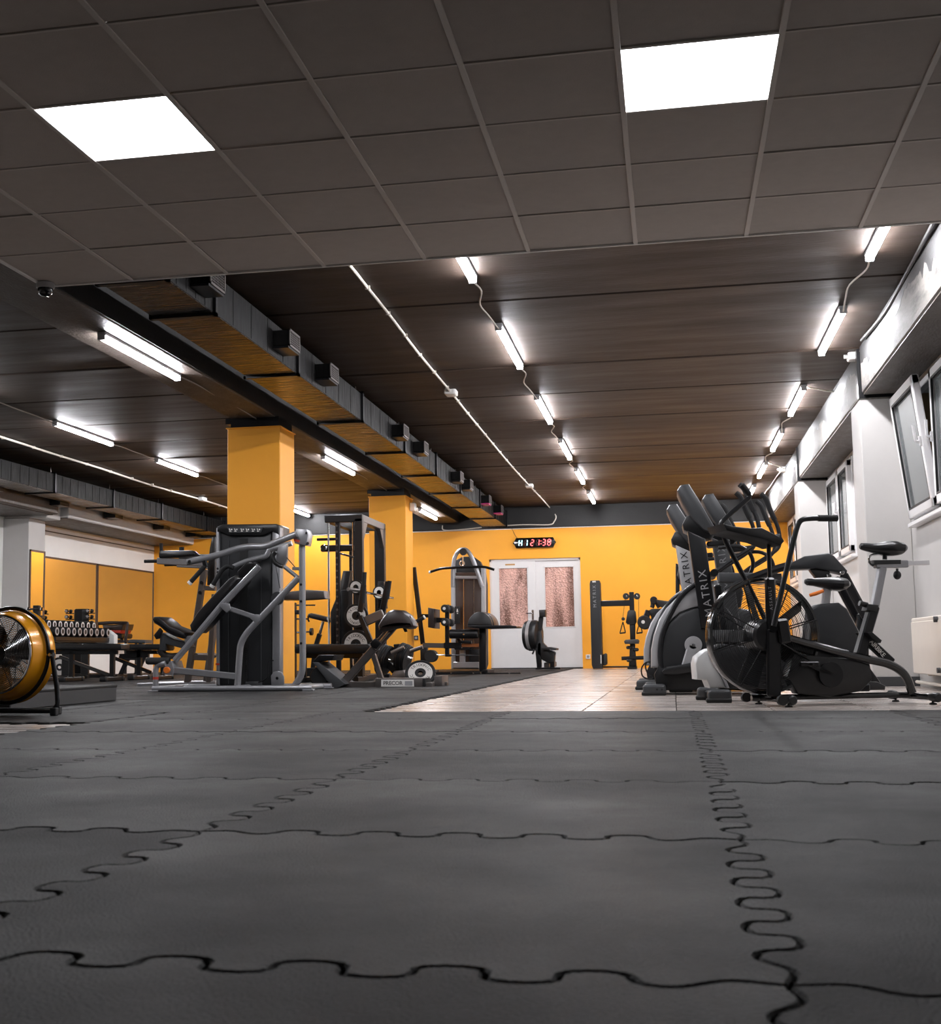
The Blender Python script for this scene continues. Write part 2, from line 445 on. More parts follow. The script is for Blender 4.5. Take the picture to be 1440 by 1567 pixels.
PW = .155; PA = .030                             # period and amplitude of the puzzle teeth
def wavy(L, n_per=6.5, gap=0.0, flip=1):
    """curve from (0,0) to (L,0) with dovetail waves; list of (along, across)"""
    k = int(n_per*14); out = []
    for i in range(k+1):
        t = i/k; a = 2*math.pi*n_per*t; per = L/n_per
        fade = min(1, t*n_per*1.1, (1-t)*n_per*1.1); fo = min(1, max(0, t*n_per*1.1-.5), max(0, (1-t)*n_per*1.1-.5))
        out.append((t*L-.085*per*math.sin(2*a)*fo, PA*math.sin(a)*fade))
    return out
def mat_mesh(w, l, teeth=(1, 1, 1, 1), th=.012, name='rubber_mat', det=1):
    """puzzle mat with its corner at the origin; teeth: near, right, far, left"""
    def edge(L, on):
        n = 6.5*L/1.01
        return wavy(L, n) if on else [(L*i/4, 0) for i in range(5)]
    P = []
    P += [(a, b) for a, b in edge(w, teeth[0])][:-1]
    P += [(w+b, a) for a, b in edge(l, teeth[1])][:-1]
    P += [(a, l+b) for a, b in edge(w, teeth[2])][::-1][:-1]
    P += [(b, a) for a, b in edge(l, teeth[3])][::-1][:-1]
    n = len(P); g = .0032; ins = []; low = []
    for i in range(n):
        a, b, c = V((*P[i-1], 0)), V((*P[i], 0)), V((*P[(i+1) % n], 0))
        t = (c-a).normalized(); nn = V((-t.y, t.x, 0)); ins.append(b+nn*(g+.0035)); low.append(b+nn*g)
    mb = MB(); vs = [V((p.x, p.y, 0)) for p in ins]+[V((p.x, p.y, -.004)) for p in low]+[V((p.x, p.y, -th)) for p in low]
    fs = [tuple(range(n))]
    for k in range(2): fs += [(k*n+(i+1) % n, k*n+i, (k+1)*n+i, (k+1)*n+(i+1) % n) for i in range(n)]
    return mb.add(vs, fs)
MC = {}
def put_mat(x, y, w, l, teeth):
    key = (round(w, 3), round(l, 3), teeth)
    if key in MC: o = MC[key].copy(); COL.objects.link(o)
    else: o = mat_mesh(w, l, teeth).build('rubber_mat', 'rubber', floor); MC[key] = o
    o.parent = floor; o.location = (x, y, random.uniform(-.0012, .0004)); o.rotation_euler.z = random.uniform(-.0015, .0015)
ML = 1.01; NX = [-2.92, -1.914, -.905, .104, 1.113]; NY = [1.39+ML*k for k in range(-4, 7)]
for i, x in enumerate(NX):
    for j, y in enumerate(NY[:-1]):
        w = ML if i < 4 else XR-x; l = ML if j < len(NY)-2 else 7.2-y
        put_mat(x, y, w, l, (1, 1 if i < 4 else 0, 1 if j < len(NY)-2 else 0, 1))
for i in range(8):
    x = -1.75-ML*(i+1)
    for j in range(16):
        y = 7.215+ML*j
        put_mat(x, y, ML, min(ML, YB-y), (0 if j == 0 and i == 0 else 1, 1, 1 if j < 15 else 0, 1))
    if i == 1: put_mat(x, 6.205, .82, ML, (1, 0, 1, 1))
    elif i > 1: put_mat(x, 6.205, ML, ML, (1, 1, 1, 1))

# walls
def wall_with_holes(name, X0, X1, y0, y1, z0, z1, holes, mat):
    mb = MB(); ys = sorted(set([y0, y1]+[h[0] for h in holes]+[h[1] for h in holes]))
    for a, b in zip(ys[:-1], ys[1:]):
        hs = [h for h in holes if h[0] <= a+1e-6 and h[1] >= b-1e-6]
        if not hs: mb.box((X0, a, z0), (X1, b, z1))
        else:
            mb.box((X0, a, z0), (X1, b, hs[0][2])); mb.box((X0, a, hs[0][3]), (X1, b, z1))
    return struct(mb.build(name, mat))
WIN = [(9.05, 11.45, 1.36, 2.47), (15.05, 17.12, 1.36, 2.47), (20.6, 22.7, 1.36, 2.47)]
wall_right = wall_with_holes('wall_right', XR, XR+.30, YF, YB, -.05, ZC+.1, WIN, 'white_paint')
wall_left = struct(MB().box((XL-.2, YF, -.05), (XL, YB, ZC+.1)).build('wall_left', 'bright_white_paint'))
wall_front = struct(MB().box((XL-.2, YF-.2, -.05), (XR+.3, YF, ZC+.1)).build('wall_front', 'white_paint'))
DX0, DX1, DZ = -3.27, -1.60, 2.0                 # doorway in the back wall
mb = MB(); mb.box((XL-.2, YB, -.05), (DX0, YB+.2, 2.56)); mb.box((DX1, YB, -.05), (XR+.3, YB+.2, 2.56)); mb.box((DX0, YB, DZ), (DX1, YB+.2, 2.56))
wall_back = struct(mb.build('wall_back', 'yellow_paint'))
trim_1 = struct(MB().box((XL-.2, YB-.03, 2.56), (XR+.3, YB+.2, ZC+.1), .01).build('trim_1', 'black_paint'))
MB().box((XL, YB-.012, 2.545), (XR, YB+.01, 2.562)).build('paint_edge', 'edge_white', trim_1)
struct(MB().box((XR-.015, 12.24, ZT), (XR, 17.4, .07), .004).build('baseboard_right', 'shroud_grey'))

# pillars
def pillar(x0, x1, y0, y1, z1, mat, cap=True):
    p = root('pillar', ((x0+x1)/2, (y0+y1)/2, -.012))
    MB().box((x0, y0, -.02), (x1, y1, z1), .008).build('shaft', mat, p)
    if cap:
        MB().box((x0-.012, y0-.012, z1-.012), (x1+.012, y1+.012, z1), .003).build('collar', mat, p)
        MB().box((x0+.03, y0+.02, z1), (x1-.02, y1-.02, 2.70)).box((x0-.03, y0+.03, 2.645), (x0+.06, y1-.03, 2.70)).build('cap', 'black_metal', p)
    return p
pil_a = pillar(-4.335, -3.782, 12.2, 12.70, 2.60, 'yellow_paint')
pil_b = pillar(-4.30, -3.75, 18.24, 18.75, 2.60, 'yellow_paint')
MB().box((-3.75, 18.50, 2.40), (-3.66, 18.62, 2.52), .012).build('sensor', 'plastic_white', pil_b)
pil_r1 = pillar(1.68, XR, 11.7, 12.24, 2.50, 'white_paint', False)
pil_r2 = pillar(1.68, XR, 17.4, 17.94, 2.50, 'white_paint', False)
pil_r0 = pillar(1.68, XR, 5.9, 6.44, 2.50, 'white_paint', False)
for p, y0, y1 in ((pil_r1, 11.7, 12.24), (pil_r2, 17.4, 17.94)):
    MB().box((1.66, y0-.012, -.012), (XR, y0, .07), .003).box((1.668, y0, -.012), (1.68, y1, .07), .003).build('skirting', 'shroud_grey', p)
    MB().box((1.72, y0+.02, 2.50), (XR, y1, 2.60)).box((1.675, y0-.02, 2.5), (1.74, y0+.06, 2.94)).build('cap', 'black_metal', p)
    MB().box((1.672, y0-.008, 2.488), (XR, y1+.008, 2.502), .002).build('collar', 'sooty_paint', p)
pil_l = pillar(XL, -9.42, 17.72, 18.24, 2.40, 'white_paint', False)
pil_l2 = pillar(XL, -9.42, 11.9, 12.42, 2.40, 'white_paint', False)

# ceiling: concrete slabs between the beams
ceil = root('ceiling', (0, 0, ZC))
MB().box((XL-.2, YF-.2, ZC+.085), (XR+.3, YB+.2, ZC+.3)).build('backing', 'gap_black', ceil)
def slabs(x0, x1, ys):
    for a, b in zip(ys[:-1], ys[1:]):
        dz = random.uniform(-.006, .006)
        MB().box((x0, a+.016, ZC+dz), (x1, b-.016, ZC+.09), .012).build('slab', 'slab_paint', ceil)
slabs(-3.85, 1.72, [YF, .5, 3.4, 6.6, 9.38, 11.66, 13.01, 14.50, 15.85, 16.79, 18.10, 19.69, 21.87, YB])
slabs(XL, -4.30, [YF, .5, 3.4, 6.6, 9.35, 10.82, 12.1, 13.5, 14.79, 16.1, 17.5, 18.9, 20.3, 21.8, YB])
beam_mid = struct(MB().box((-4.31, YF, 2.695), (-3.83, YB, ZC+.09), .012).build('beam_middle', 'beam_paint'))
MB().box((-3.832, YF, 2.70), (-3.815, YB, ZC+.05)).build('beam_side', 'black_paint', beam_mid)
beam_r = root('beam_right', (1.7, 12, 2.53))
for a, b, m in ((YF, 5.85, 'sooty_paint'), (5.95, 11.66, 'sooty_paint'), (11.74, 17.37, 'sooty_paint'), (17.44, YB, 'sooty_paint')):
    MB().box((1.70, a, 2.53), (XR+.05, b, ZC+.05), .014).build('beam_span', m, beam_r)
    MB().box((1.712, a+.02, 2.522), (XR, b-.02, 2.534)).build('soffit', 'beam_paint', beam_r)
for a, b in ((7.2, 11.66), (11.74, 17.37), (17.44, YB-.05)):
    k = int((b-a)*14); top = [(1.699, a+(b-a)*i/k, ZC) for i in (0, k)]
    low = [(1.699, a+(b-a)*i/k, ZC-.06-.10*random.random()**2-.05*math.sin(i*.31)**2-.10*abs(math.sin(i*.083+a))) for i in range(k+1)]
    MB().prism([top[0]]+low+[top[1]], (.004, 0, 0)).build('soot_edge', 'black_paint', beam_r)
beam_l = root('beam_left', (-9.2, 12, 2.43))
for a, b in ((YF, 11.86), (11.94, 17.74), (18.2, YB)):
    MB().box((XL-.05, a, 2.44), (-9.02 if a > 18 else -8.95, b, ZC+.05), .014).build('beam_span', 'white_paint' if a > 18 else 'beam_paint', beam_l)
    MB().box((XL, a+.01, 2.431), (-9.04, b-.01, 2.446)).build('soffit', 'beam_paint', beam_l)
MB().box((XL, 17.74, 2.40), (-9.15, 18.2, ZC+.05), .01).build('beam_span', 'white_paint', beam_l)

# suspended ceiling over the near mats
TX0, TY0, TS = -.1293, 7.1029, .6
drop = root('ceiling_suspended', (0, TY0, ZD))
cx0, cx1 = -3.70, XR; cols = [-3.70]+[TX0+TS*i for i in range(-5, 4)]+[XR]
rows = [TY0-TS*j for j in range(0, 14)]
LIGHT_CELLS = {(0, 3), (-4, 3)}
tile0 = None
for ci in range(len(cols)-1):
    x0, x1 = cols[ci], cols[ci+1]
    for j in range(len(rows)-1):
        y1, y0 = rows[j], rows[j+1]; i = round((x0-TX0)/TS)
        if (i, j) in LIGHT_CELLS and abs(x1-x0-TS) < .01: continue
        full = abs(x1-x0-TS) < .01
        if full and tile0: o = tile0.copy(); COL.objects.link(o); o.parent = drop
        elif full:
            o = MB().box((-TS/2+.008, -TS/2+.008, 0), (TS/2-.008, TS/2-.008, .015), .003).build('ceiling_tile', 'ceiling_tile', None); o.parent = drop; tile0 = o
        else:
            w = (x1-x0)/2; o = MB().box((-w+.008, -TS/2+.008, 0), (w-.008, TS/2-.008, .015), .003).build('ceiling_tile', 'ceiling_tile', None); o.parent = drop
        o.location = ((x0+x1)/2, (y0+y1)/2-TY0, random.uniform(.004, .008))
ylen = rows[0]-rows[-1]
for x in cols[1:-1]:
    MB().box((x-.012, rows[-1], ZD-.002), (x+.012, rows[0], ZD+.006), .0015).build('grid_runner', 'grid_white', drop)
for k, y in enumerate(rows[1:]):
    for a, b in zip(cols[:-1], cols[1:]):
        MB().box((a+.012, y-.006, ZD+.001), (b-.012, y+.006, ZD+.006)).build('grid_bar', 'grid_white', drop)
MB().box((cx0-.012, rows[0]-.012, ZD-.004), (XR, rows[0]+.008, ZD+.03), .002).build('edge_trim', 'edge_white', drop)
MB().box((cx0-.012, rows[-1], ZD-.004), (cx0+.012, rows[0], ZD+.03), .002).build('edge_trim', 'edge_white', drop)
MB().box((cx0, rows[0]-.01, ZD+.03), (XR, rows[0], ZC)).build('fascia', 'black_paint', drop)
MB().box((cx0-.004, rows[-1], ZD+.03), (cx0+.006, rows[0], ZC)).build('fascia', 'black_paint', drop)
MB().box((cx0, rows[-1]-.02, ZD-.004), (XR, rows[-1], ZC)).build('fascia', 'black_paint', drop)

def led_panel(x, y, label):
    t = thing('ceiling_panel_light', label, 'ceiling light', (x, y, ZD), 'square light panels in the suspended ceiling')
    MB().box((x-.288, y-.288, ZD+.006), (x+.288, y+.288, ZD+.012)).build('diffuser', 'panel_glow', t)
    mb = MB()
    for sx in (-1, 1):
        mb.box((x+sx*.297-.009, y-.3, ZD+.001), (x+sx*.297+.009, y+.3, ZD+.02)); mb.box((x-.3, y+sx*.297-.009, ZD+.001), (x+.3, y+sx*.297+.009, ZD+.02))
    mb.build('frame', 'grid_white', t)
led_panel(TX0+.3, TY0-TS*3.5, 'bright square light panel in the suspended ceiling, on the window side')
led_panel(TX0-TS*4+.3, TY0-TS*3.5, 'bright square light panel in the suspended ceiling, on the camera dome side')

# slim batten lights: emissive diffuser on a tray; the lamp's light is its own glow
def batten(x, y0, y1, z, label, group, glow='diffuser'):
    t = thing('batten_light', label, 'light', (x, (y0+y1)/2, z), group)
    prof = [(-.024, .052), (-.026, .032), (-.019, .020), (0, .016), (.019, .020), (.026, .032), (.024, .052)]
    mb = MB(); k = len(prof)
    vs = [V((x+a, y, z+b)) for y in (y0+.02, y1-.02) for a, b in prof]
    mb.add(vs, [(i, i+1, k+i+1, k+i) for i in range(k-1)]+[tuple(range(k))[::-1], tuple(range(k, 2*k))])
    mb.build('diffuser', glow, t)
    MB().box((x-.032, y0, z+.05), (x+.032, y1, z+.075), .004).build('tray', 'lamp_body', t)
    MB().box((x-.029, y0-.004, z+.013), (x+.029, y0+.02, z+.06), .005).build('end_cap', 'lamp_body', t)
    MB().box((x-.029, y1-.02, z+.013), (x+.029, y1+.004, z+.06), .005).build('end_cap', 'lamp_body', t)
    return t
zl = 2.872
ORD = ['first', 'second', 'third', 'fourth', 'fifth', 'sixth', 'seventh', 'eighth', 'ninth', 'tenth', 'eleventh']
for k, y0 in enumerate((7.58, 10.03, 13.0, 15.85, 18.5, 21.3)): batten(-1.285, y0 if y0 > 8 else 7.2, y0+1.5 if y0 > 8 else 8.68, zl, 'glowing batten light over the tiled aisle, %s from the suspended ceiling' % ORD[k], 'batten lights over the tiled aisle')
for k, y0 in enumerate((7.3, 10.15, 13.2, 15.85, 18.6, 21.2)): batten(1.375, y0, y0+1.5, zl, 'glowing batten light along the window-side beam, %s from the suspended ceiling' % ORD[k], 'batten lights along the window side')
zb = 2.62
for k, y0 in enumerate((8.60, 14.72, 20.75)): batten(-4.03, y0, y0+1.5, zb, 'glowing batten light under the middle beam, %s from the suspended ceiling' % ORD[k], 'batten lights under the middle beam')
for k, y0 in enumerate((10.1, 13.1, 16.0, 19.0, 21.85)): batten(-6.68, y0, y0+1.5, zl, 'glowing batten light beyond the middle beam, %s from the yellow end wall' % ORD[4-k], 'batten lights beyond the middle beam')

# windows in the right wall
def window(n, y0, y1, z0, z1, tilt):
    w = root('window_%d' % n, (XR, (y0+y1)/2, z0))
    f = .055; X0, X1 = XR-.02, XR+.05; ym = y1-1.12
    mb = MB()
    mb.box((X0, y0, z0), (X1, y0+f, z1), .006); mb.box((X0, y1-f, z0), (X1, y1, z1), .006)
    mb.box((X0, y0, z0), (X1, y1, z0+f), .006); mb.box((X0, y0, z1-f), (X1, y1, z1), .006)
    mb.box((X0, ym-.05, z0), (X1, ym+.05, z1), .006); mb.build('frame', 'pvc_white', w)
    MB().box((XR-.07, y0-.02, z0-.035), (XR+.02, y1+.02, z0), .006).build('sill', 'pvc_white', w)
    for k, (a, b, tl) in enumerate(((y0+f, ym-.05, 0), (ym+.05, y1-f, tilt))):
        a -= .015; b += .015; za, zb_ = z0+f-.02, z1-f+.02; hgt = zb_-za
        M = Matrix.Translation(V((X0-.004, 0, za))) @ Matrix.Rotation(-tl, 4, 'Y')
        s = .075; mb = MB(M)
        mb.box((-.045, a, 0), (.012, a+s, hgt), .008); mb.box((-.045, b-s, 0), (.012, b, hgt), .008)
        mb.box((-.045, a, 0), (.012, b, s), .008); mb.box((-.045, a, hgt-s), (.012, b, hgt), .008)
        sa = mb.build('sash', 'pvc_white', w)
        g = .012; mb = MB(M)
        mb.box((-.046, a+s-.004, s-.004), (-.03, a+s+g, hgt-s)); mb.box((-.046, b-s-g, s-.004), (-.03, b-s+.004, hgt-s))
        mb.box((-.046, a+s, s-.004), (-.03, b-s, s+g)); mb.box((-.046, a+s, hgt-s-g), (-.03, b-s, hgt-s+.004)); mb.build('gasket', 'label_black', sa)
        MB(M).box((-.02, a+s-.01, s-.01), (-.008, b-s+.01, hgt-s+.01)).build('pane', 'window_glass', sa)
        hm = MB(M); hy = a+s*.5 if k else b-s*.5
        hm.box((-.06, hy-.015, hgt*.5-.04), (-.044, hy+.015, hgt*.5+.04), .004)
        hm.tube(fillet([(-.055, hy, hgt*.5), (-.085, hy, hgt*.5), (-.085, hy, hgt*.5+.13)], .03), .011, 8); hm.build('handle', 'pvc_white', sa)
    MB().box((XR+.05, y0+.005, z0), (XR+.28, y0+.02, z1)).box((XR+.05, y1-.02, z0), (XR+.28, y1-.005, z1)).build('reveal', 'wood_jamb', w)
    return w
window(1, *WIN[0], .11); window(2, *WIN[1], 0.0); window(3, *WIN[2], 0.0)
# ------------------------------------------------------------------ door, clock, mirrors, ducts, cables, radiator
dr = root('door_1', ((DX0+DX1)/2, YB, 0)); dyf = YB+.05
mb = MB(); mb.box((DX0, YB+.035, 0), (DX0+.03, YB+.11, DZ)).box((DX1-.03, YB+.035, 0), (DX1, YB+.11, DZ)).box((DX0, YB+.035, DZ-.04), (DX1, YB+.11, DZ)); mb.build('jamb', 'door_white', dr)
MB().box((DX0-.05, YB+.14, -.02), (DX1+.05, YB+.16, DZ+.05)).build('dark_hall', 'leather_brown', dr)
MB().box((DX0, YB-.005, -.012), (DX1, YB+.05, .012), .004).build('threshold', 'rubber_black', dr)
xm = -2.45
for (x0, x1, px, y) in ((DX0+.03, xm+.02, (761.5, 868.5, 809.5, 961), YB+.045), (xm, DX1-.03, (831.5, 866.5, 880.5, 960), YB+.07)):
    a = S(px[0], px[1], YB); b = S(px[2], px[3], YB); wx0, wx1, wz0, wz1 = a.x, b.x, b.z, a.z
    mb = MB()
    mb.box((x0, y, .01), (wx0, y+.04, DZ-.04), .004); mb.box((wx1, y, .01), (x1, y+.04, DZ-.04), .004)
    mb.box((wx0-.01, y, .01), (wx1+.01, y+.04, wz0), .004); mb.box((wx0-.01, y, wz1), (wx1+.01, y+.04, DZ-.04), .004)
    lf = mb.build('leaf', 'door_white', dr)
    MB().box((wx0-.005, y+.016, wz0-.005), (wx1+.005, y+.024, wz1+.005)).build('pane', 'frosted_glass', lf)
    mb = MB(); g = .018
    mb.box((wx0, y-.006, wz0), (wx0+g, y+.012, wz1), .003).box((wx1-g, y-.006, wz0), (wx1, y+.012, wz1), .003).box((wx0, y-.006, wz0), (wx1, y+.012, wz0+g), .003).box((wx0, y-.006, wz1-g), (wx1, y+.012, wz1), .003)
    mb.build('bead', 'door_white', lf)
    if px[0] < 800:
        hx = x1-.06
        hm = MB(); hm.box((hx-.018, y-.008, .86), (hx+.018, y, 1.06), .004); hm.tube(fillet([(hx, y, 1.0), (hx, y-.05, 1.0), (hx-.12, y-.05, 1.0)], .02), .009, 8); hm.build('handle', 'chrome', lf)
        MB().box((-2.98, y-.003, 1.885), (-2.80, y, 1.915)).build('notice_strip', 'wood_jamb', lf)

# LED wall clock, reading H1 21:38
c0 = S(790, 823.5, YB); c1 = S(847, 838, YB); cz = (c0.z+c1.z)/2; cx = (c0.x+c1.x)/2; hw = (c1.x-c0.x)/2; hh = .093
ck = thing('wall_clock', 'black hexagonal LED wall clock with cyan and red digits above the door', 'clock', (cx, YB-.02, cz))
MB().prism([(cx-hw, YB-.06, cz-hh), (cx+hw, YB-.06, cz-hh), (cx+hw+.04, YB-.06, cz-.02), (cx+hw+.04, YB-.06, cz+.02), (cx+hw, YB-.06, cz+hh), (cx-hw, YB-.06, cz+hh), (cx-hw-.04, YB-.06, cz+.02), (cx-hw-.04, YB-.06, cz-.02)], (0, .065, 0), .008).build('case', 'screen_black', ck)
for sx in (-1, 1): MB().cyl((cx+sx*(hw+.03), YB-.05, cz), (cx+sx*(hw+.055), YB-.05, cz), .012, 8).build('bracket', 'black_metal', ck)
SEG = {'2': 'abged', '1': 'bc', '3': 'abgcd', '8': 'abcdefg', 'H': 'fbgec'}
def seg7(ch, x, z, w, h, mat, name, off=True):
    t = .015; y0, y1 = YB-.064, YB-.0605; on = MB(); no = MB(); sl = .10
    def hb(m, zz): m.prism([(x-w/2+t*.7+(zz-z)*sl, y0, zz-t/2), (x+w/2-t*.7+(zz-z)*sl, y0, zz-t/2), (x+w/2-t*.7+(zz-z)*sl, y0, zz+t/2), (x-w/2+t*.7+(zz-z)*sl, y0, zz+t/2)], (0, y1-y0, 0))
    def vb(m, xx, za, zb): m.prism([(xx-t/2+(za-z)*sl, y0, za), (xx+t/2+(za-z)*sl, y0, za), (xx+t/2+(zb-z)*sl, y0, zb), (xx-t/2+(zb-z)*sl, y0, zb)], (0, y1-y0, 0))
    for s_ in 'abcdefg':
        m = on if s_ in SEG[ch] else no
        if s_ in 'agd': hb(m, z+{'a': h/2, 'g': 0, 'd': -h/2}[s_])
        else: vb(m, x+(w/2 if s_ in 'bc' else -w/2), z+.008 if s_ in 'bf' else z-h/2+.006, z+h/2-.006 if s_ in 'bf' else z-.008)
    d = on.build(name, mat, ck)
    if no.v: no.build('unlit_segments', 'led_off', d, 'stuff')
u2x = lambda u: S(u, 831, YB).x
for ch, u, mt in (('H', 797, 'led_white'), ('1', 805.3, 'led_white'), ('2', 815, 'led_red'), ('1', 823.4, 'led_red'), ('3', 832.8, 'led_red'), ('8', 840.8, 'led_red')):
    seg7(ch, u2x(u), cz, .05, .108, mt, 'digit')
MB().box((u2x(828.3)-.007, YB-.064, cz+.02), (u2x(828.3)+.007, YB-.0605, cz+.034)).box((u2x(828.3)-.007, YB-.064, cz-.034), (u2x(828.3)+.007, YB-.0605, cz-.02)).build('colon', 'led_red', ck)
tag(MB().tube(smooth([(cx-hw+.03, YB-.02, cz+hh-.01), (cx-hw-.02, YB-.012, cz+hh+.06), (cx-hw-.09, YB-.05, 2.60)]), .004, 6).build('clock_wire', 'rubber_black'), 'thin dark wire running up from the LED clock', 'wire')

# mirrors on the left wall and on its pillar
def mirror(x, y0, y1, z0, z1, label):
    t = thing('wall_mirror', label, 'mirror', (x, (y0+y1)/2, z0), 'tall mirrors along the wall opposite the windows')
    MB().box((x, y0+.01, z0+.01), (x+.012, y1-.01, z1-.01)).build('glass', 'mirror', t)
    f = .03; mb = MB(); mb.box((x, y0, z0), (x+.02, y0+f, z1)).box((x, y1-f, z0), (x+.02, y1, z1)).box((x, y0, z1-f), (x+.02, y1, z1)).box((x, y0, z0), (x+.02, y1, z0+f))
    mb.build('frame', 'mirror_frame', t)
mirror(XL, 20.97, 23.46, .42, 1.93, 'large framed mirror touching the yellow end wall')
mirror(XL, 18.30, 20.95, .42, 1.93, 'large framed mirror between the end-wall mirror and the white pillar')
mirror(-9.42, 17.75, 18.22, .42, 1.93, 'narrow mirror on the side of the white pillar')
struct(MB().box((XL, 18.26, 2.33), (XL+.012, YB, 2.345)).build('trim_2', 'beam_paint'))

# main air duct beside the middle beam
DXa, DXb, DZa, DZb = -3.36, -2.93, 2.60, 2.87
duct = thing('air_duct', 'long black sheet-metal air duct hung beside the middle beam', 'duct', (-3.15, 13.5, DZa))
fl = [7.14, 7.97, 9.92, 12.15, 14.2, 16.2, 18.13, 20.06, 21.85, 23.42]
for a, b in zip(fl[:-1], fl[1:]):
    s_ = MB().box((DXa, a, DZa), (DXb, b, DZb), .004).build('duct_section', 'duct_black', duct)
    MB().box((DXa+.004, a+.02, DZa-.003), (DXb-.004, b-.02, DZa+.001)).build('bottom_sheet', 'galvanised', s_)
    n = 5
    mbx = MB()
    for k in range(1, n):
        yy = a+(b-a)*k/n; mbx.box((DXb-.001, yy-.004, DZa+.01), (DXb+.003, yy+.004, DZb-.01))
    mbx.build('stiffener_bead', 'duct_black', s_, 'stuff')
for y in fl:
    mb = MB(); e = .022
    mb.box((DXa-e, y-.02, DZa-e), (DXa, y+.02, DZb+e)).box((DXb, y-.02, DZa-e), (DXb+e, y+.02, DZb+e)).box((DXa-e, y-.02, DZa-e), (DXb+e, y+.02, DZa)).box((DXa-e, y-.02, DZb), (DXb+e, y+.02, DZb+e))
    mb.build('flange', 'black_metal', duct)
for y in fl[1:-1]:
    for xx in (DXb-.06, DXa+.06): MB().cyl((xx, y, DZb), (xx, y, ZC-.006), .006, 6).build('hanger_rod', 'steel_warm', duct)
for (u, v) in ((300, 430), (434, 524), (495.6, 573), (622, 661), (654, 686), (711, 730), (728, 742), (757, 765), (769, 780)):
    p = at(u, v, Z=2.735); y = p.y; x1 = DXb+.13
    o = MB().box((DXb, y-.13, 2.68), (x1, y+.13, 2.80), .003).build('outlet', 'duct_black', duct)
    mb = MB()
    mb.box((x1, y-.14, 2.672), (x1+.008, y-.122, 2.808)).box((x1, y+.122, 2.672), (x1+.008, y+.14, 2.808)).box((x1, y-.14, 2.672), (x1+.008, y+.14, 2.688)).box((x1, y-.14, 2.792), (x1+.008, y+.14, 2.808))
    for k in range(1, 9): mb.box((x1+.002, y-.122+k*.0271-.003, 2.688), (x1+.006, y-.122+k*.0271+.003, 2.792))
    for k in range(1, 6): mb.box((x1+.001, y-.122, 2.688+k*.0173-.002), (x1+.005, y+.122, 2.688+k*.0173+.002))
    mb.build('grille', 'steel_warm', o, 'stuff')
    MB().box((DXb, y-.15, 2.655), (x1, y+.13, 2.672), .002).build('damper_shelf', 'magenta_tape' if u in (757, 769) else 'black_metal', o)

# second duct near the mirrored wall
ld = thing('air_duct', 'black ribbed air duct hung near the mirrored wall', 'duct', (-8.57, 16, 2.6))
f2 = [8.8, 10.7, 12.6, 14.5, 16.43, 18.35, 20.27, 22.42, 23.38]
for a, b in zip(f2[:-1], f2[1:]):
    s_ = MB().box((-8.78, a, 2.60), (-8.36, b, 2.855), .004).build('duct_section', 'duct_black', ld)
    MB().box((-8.776, a+.02, 2.597), (-8.364, b-.02, 2.601)).build('bottom_sheet', 'galvanised', s_)
    mb = MB()
    for k in range(1, 8): yy = a+(b-a)*k/8; mb.box((-8.36, yy-.004, 2.61), (-8.356, yy+.004, 2.845))
    mb.build('stiffener_bead', 'duct_black', s_, 'stuff')
    yy = (a+b)/2+.2
    MB().box((-8.98, yy-.15, 2.545), (-8.78, yy+.15, 2.655), .003).build('outlet', 'black_metal', ld)
for y in f2:
    mb = MB(); e = .02
    mb.box((-8.78-e, y-.018, 2.6-e), (-8.78, y+.018, 2.855+e)).box((-8.36, y-.018, 2.6-e), (-8.36+e, y+.018, 2.855+e)).box((-8.78-e, y-.018, 2.6-e), (-8.36+e, y+.018, 2.6)).box((-8.78-e, y-.018, 2.855), (-8.36+e, y+.018, 2.855+e))
    mb.build('flange', 'black_metal', ld)
    for xx in (-8.42, -8.72): MB().cyl((xx, y, 2.855), (xx, y, ZC-.006), .006, 6).build('hanger_rod', 'steel_warm', ld)

# conduits and cables
pts = [at(u, v, Z=ZC-.022) for (u, v) in ((537, 408), (560, 437), (600, 487), (640, 540), (690, 600), (712, 628), (745, 668), (780, 710), (810, 743), (828, 762), (846, 780))]
pts = [V((pts[0].x, 7.13, pts[0].z))]+pts
zz = [at(u, v, Y=YB-.045) for (u, v) in ((850.5, 789), (848, 798), (840, 803), (800, 803), (750, 806), (700, 811), (679, 811), (677, 804))]
pts = [p for p in pts if p.y < YB-.1]
cond = thing('conduit', 'white electrical conduit running under the slabs beside the black duct', 'conduit', tuple(pts[2]))
MB().tube(smooth(pts+[V((pts[-1].x, YB-.05, ZC-.02))]+zz, 4), .011, 8).build('pipe', 'cable_white', cond)
mb = MB()
for k in range(22):
    y = 7.3+k*.72
    for a, b in zip(pts[:-1], pts[1:]):
        if a.y <= y <= b.y:
            p = a.lerp(b, (y-a.y)/(b.y-a.y)); mb.box((p.x-.018, p.y-.008, p.z-.013), (p.x+.018, p.y+.008, ZC-.007), .002)
mb.build('clips', 'cable_white', cond, 'stuff')
for (u, v) in ((690, 600), (810, 743)):
    p = at(u, v, Z=ZC-.02); tag(MB().rbox(p, (.06, .09, .035), .02).cyl(p-V((0, .1, 0)), p+V((0, .1, 0)), .016, 8).build('junction_box', 'plastic_white'), 'small white junction box on the conduit '+('over the tall rack aisle' if u < 700 else 'near the wall clock'), 'junction box')
lp = [at(u, v, Z=ZC-.026) for (u, v) in ((0, 668), (80, 694), (155, 717), (230, 742), (310, 765), (348, 777))]
lp = [V((lp[0].x-.0, 9.0, lp[0].z))]+lp+[V((lp[-1].x, 22.8, lp[-1].z))]
lc = thing('conduit', 'white electrical conduit beyond the middle beam beside the mirrored-wall duct', 'conduit', tuple(lp[2]))
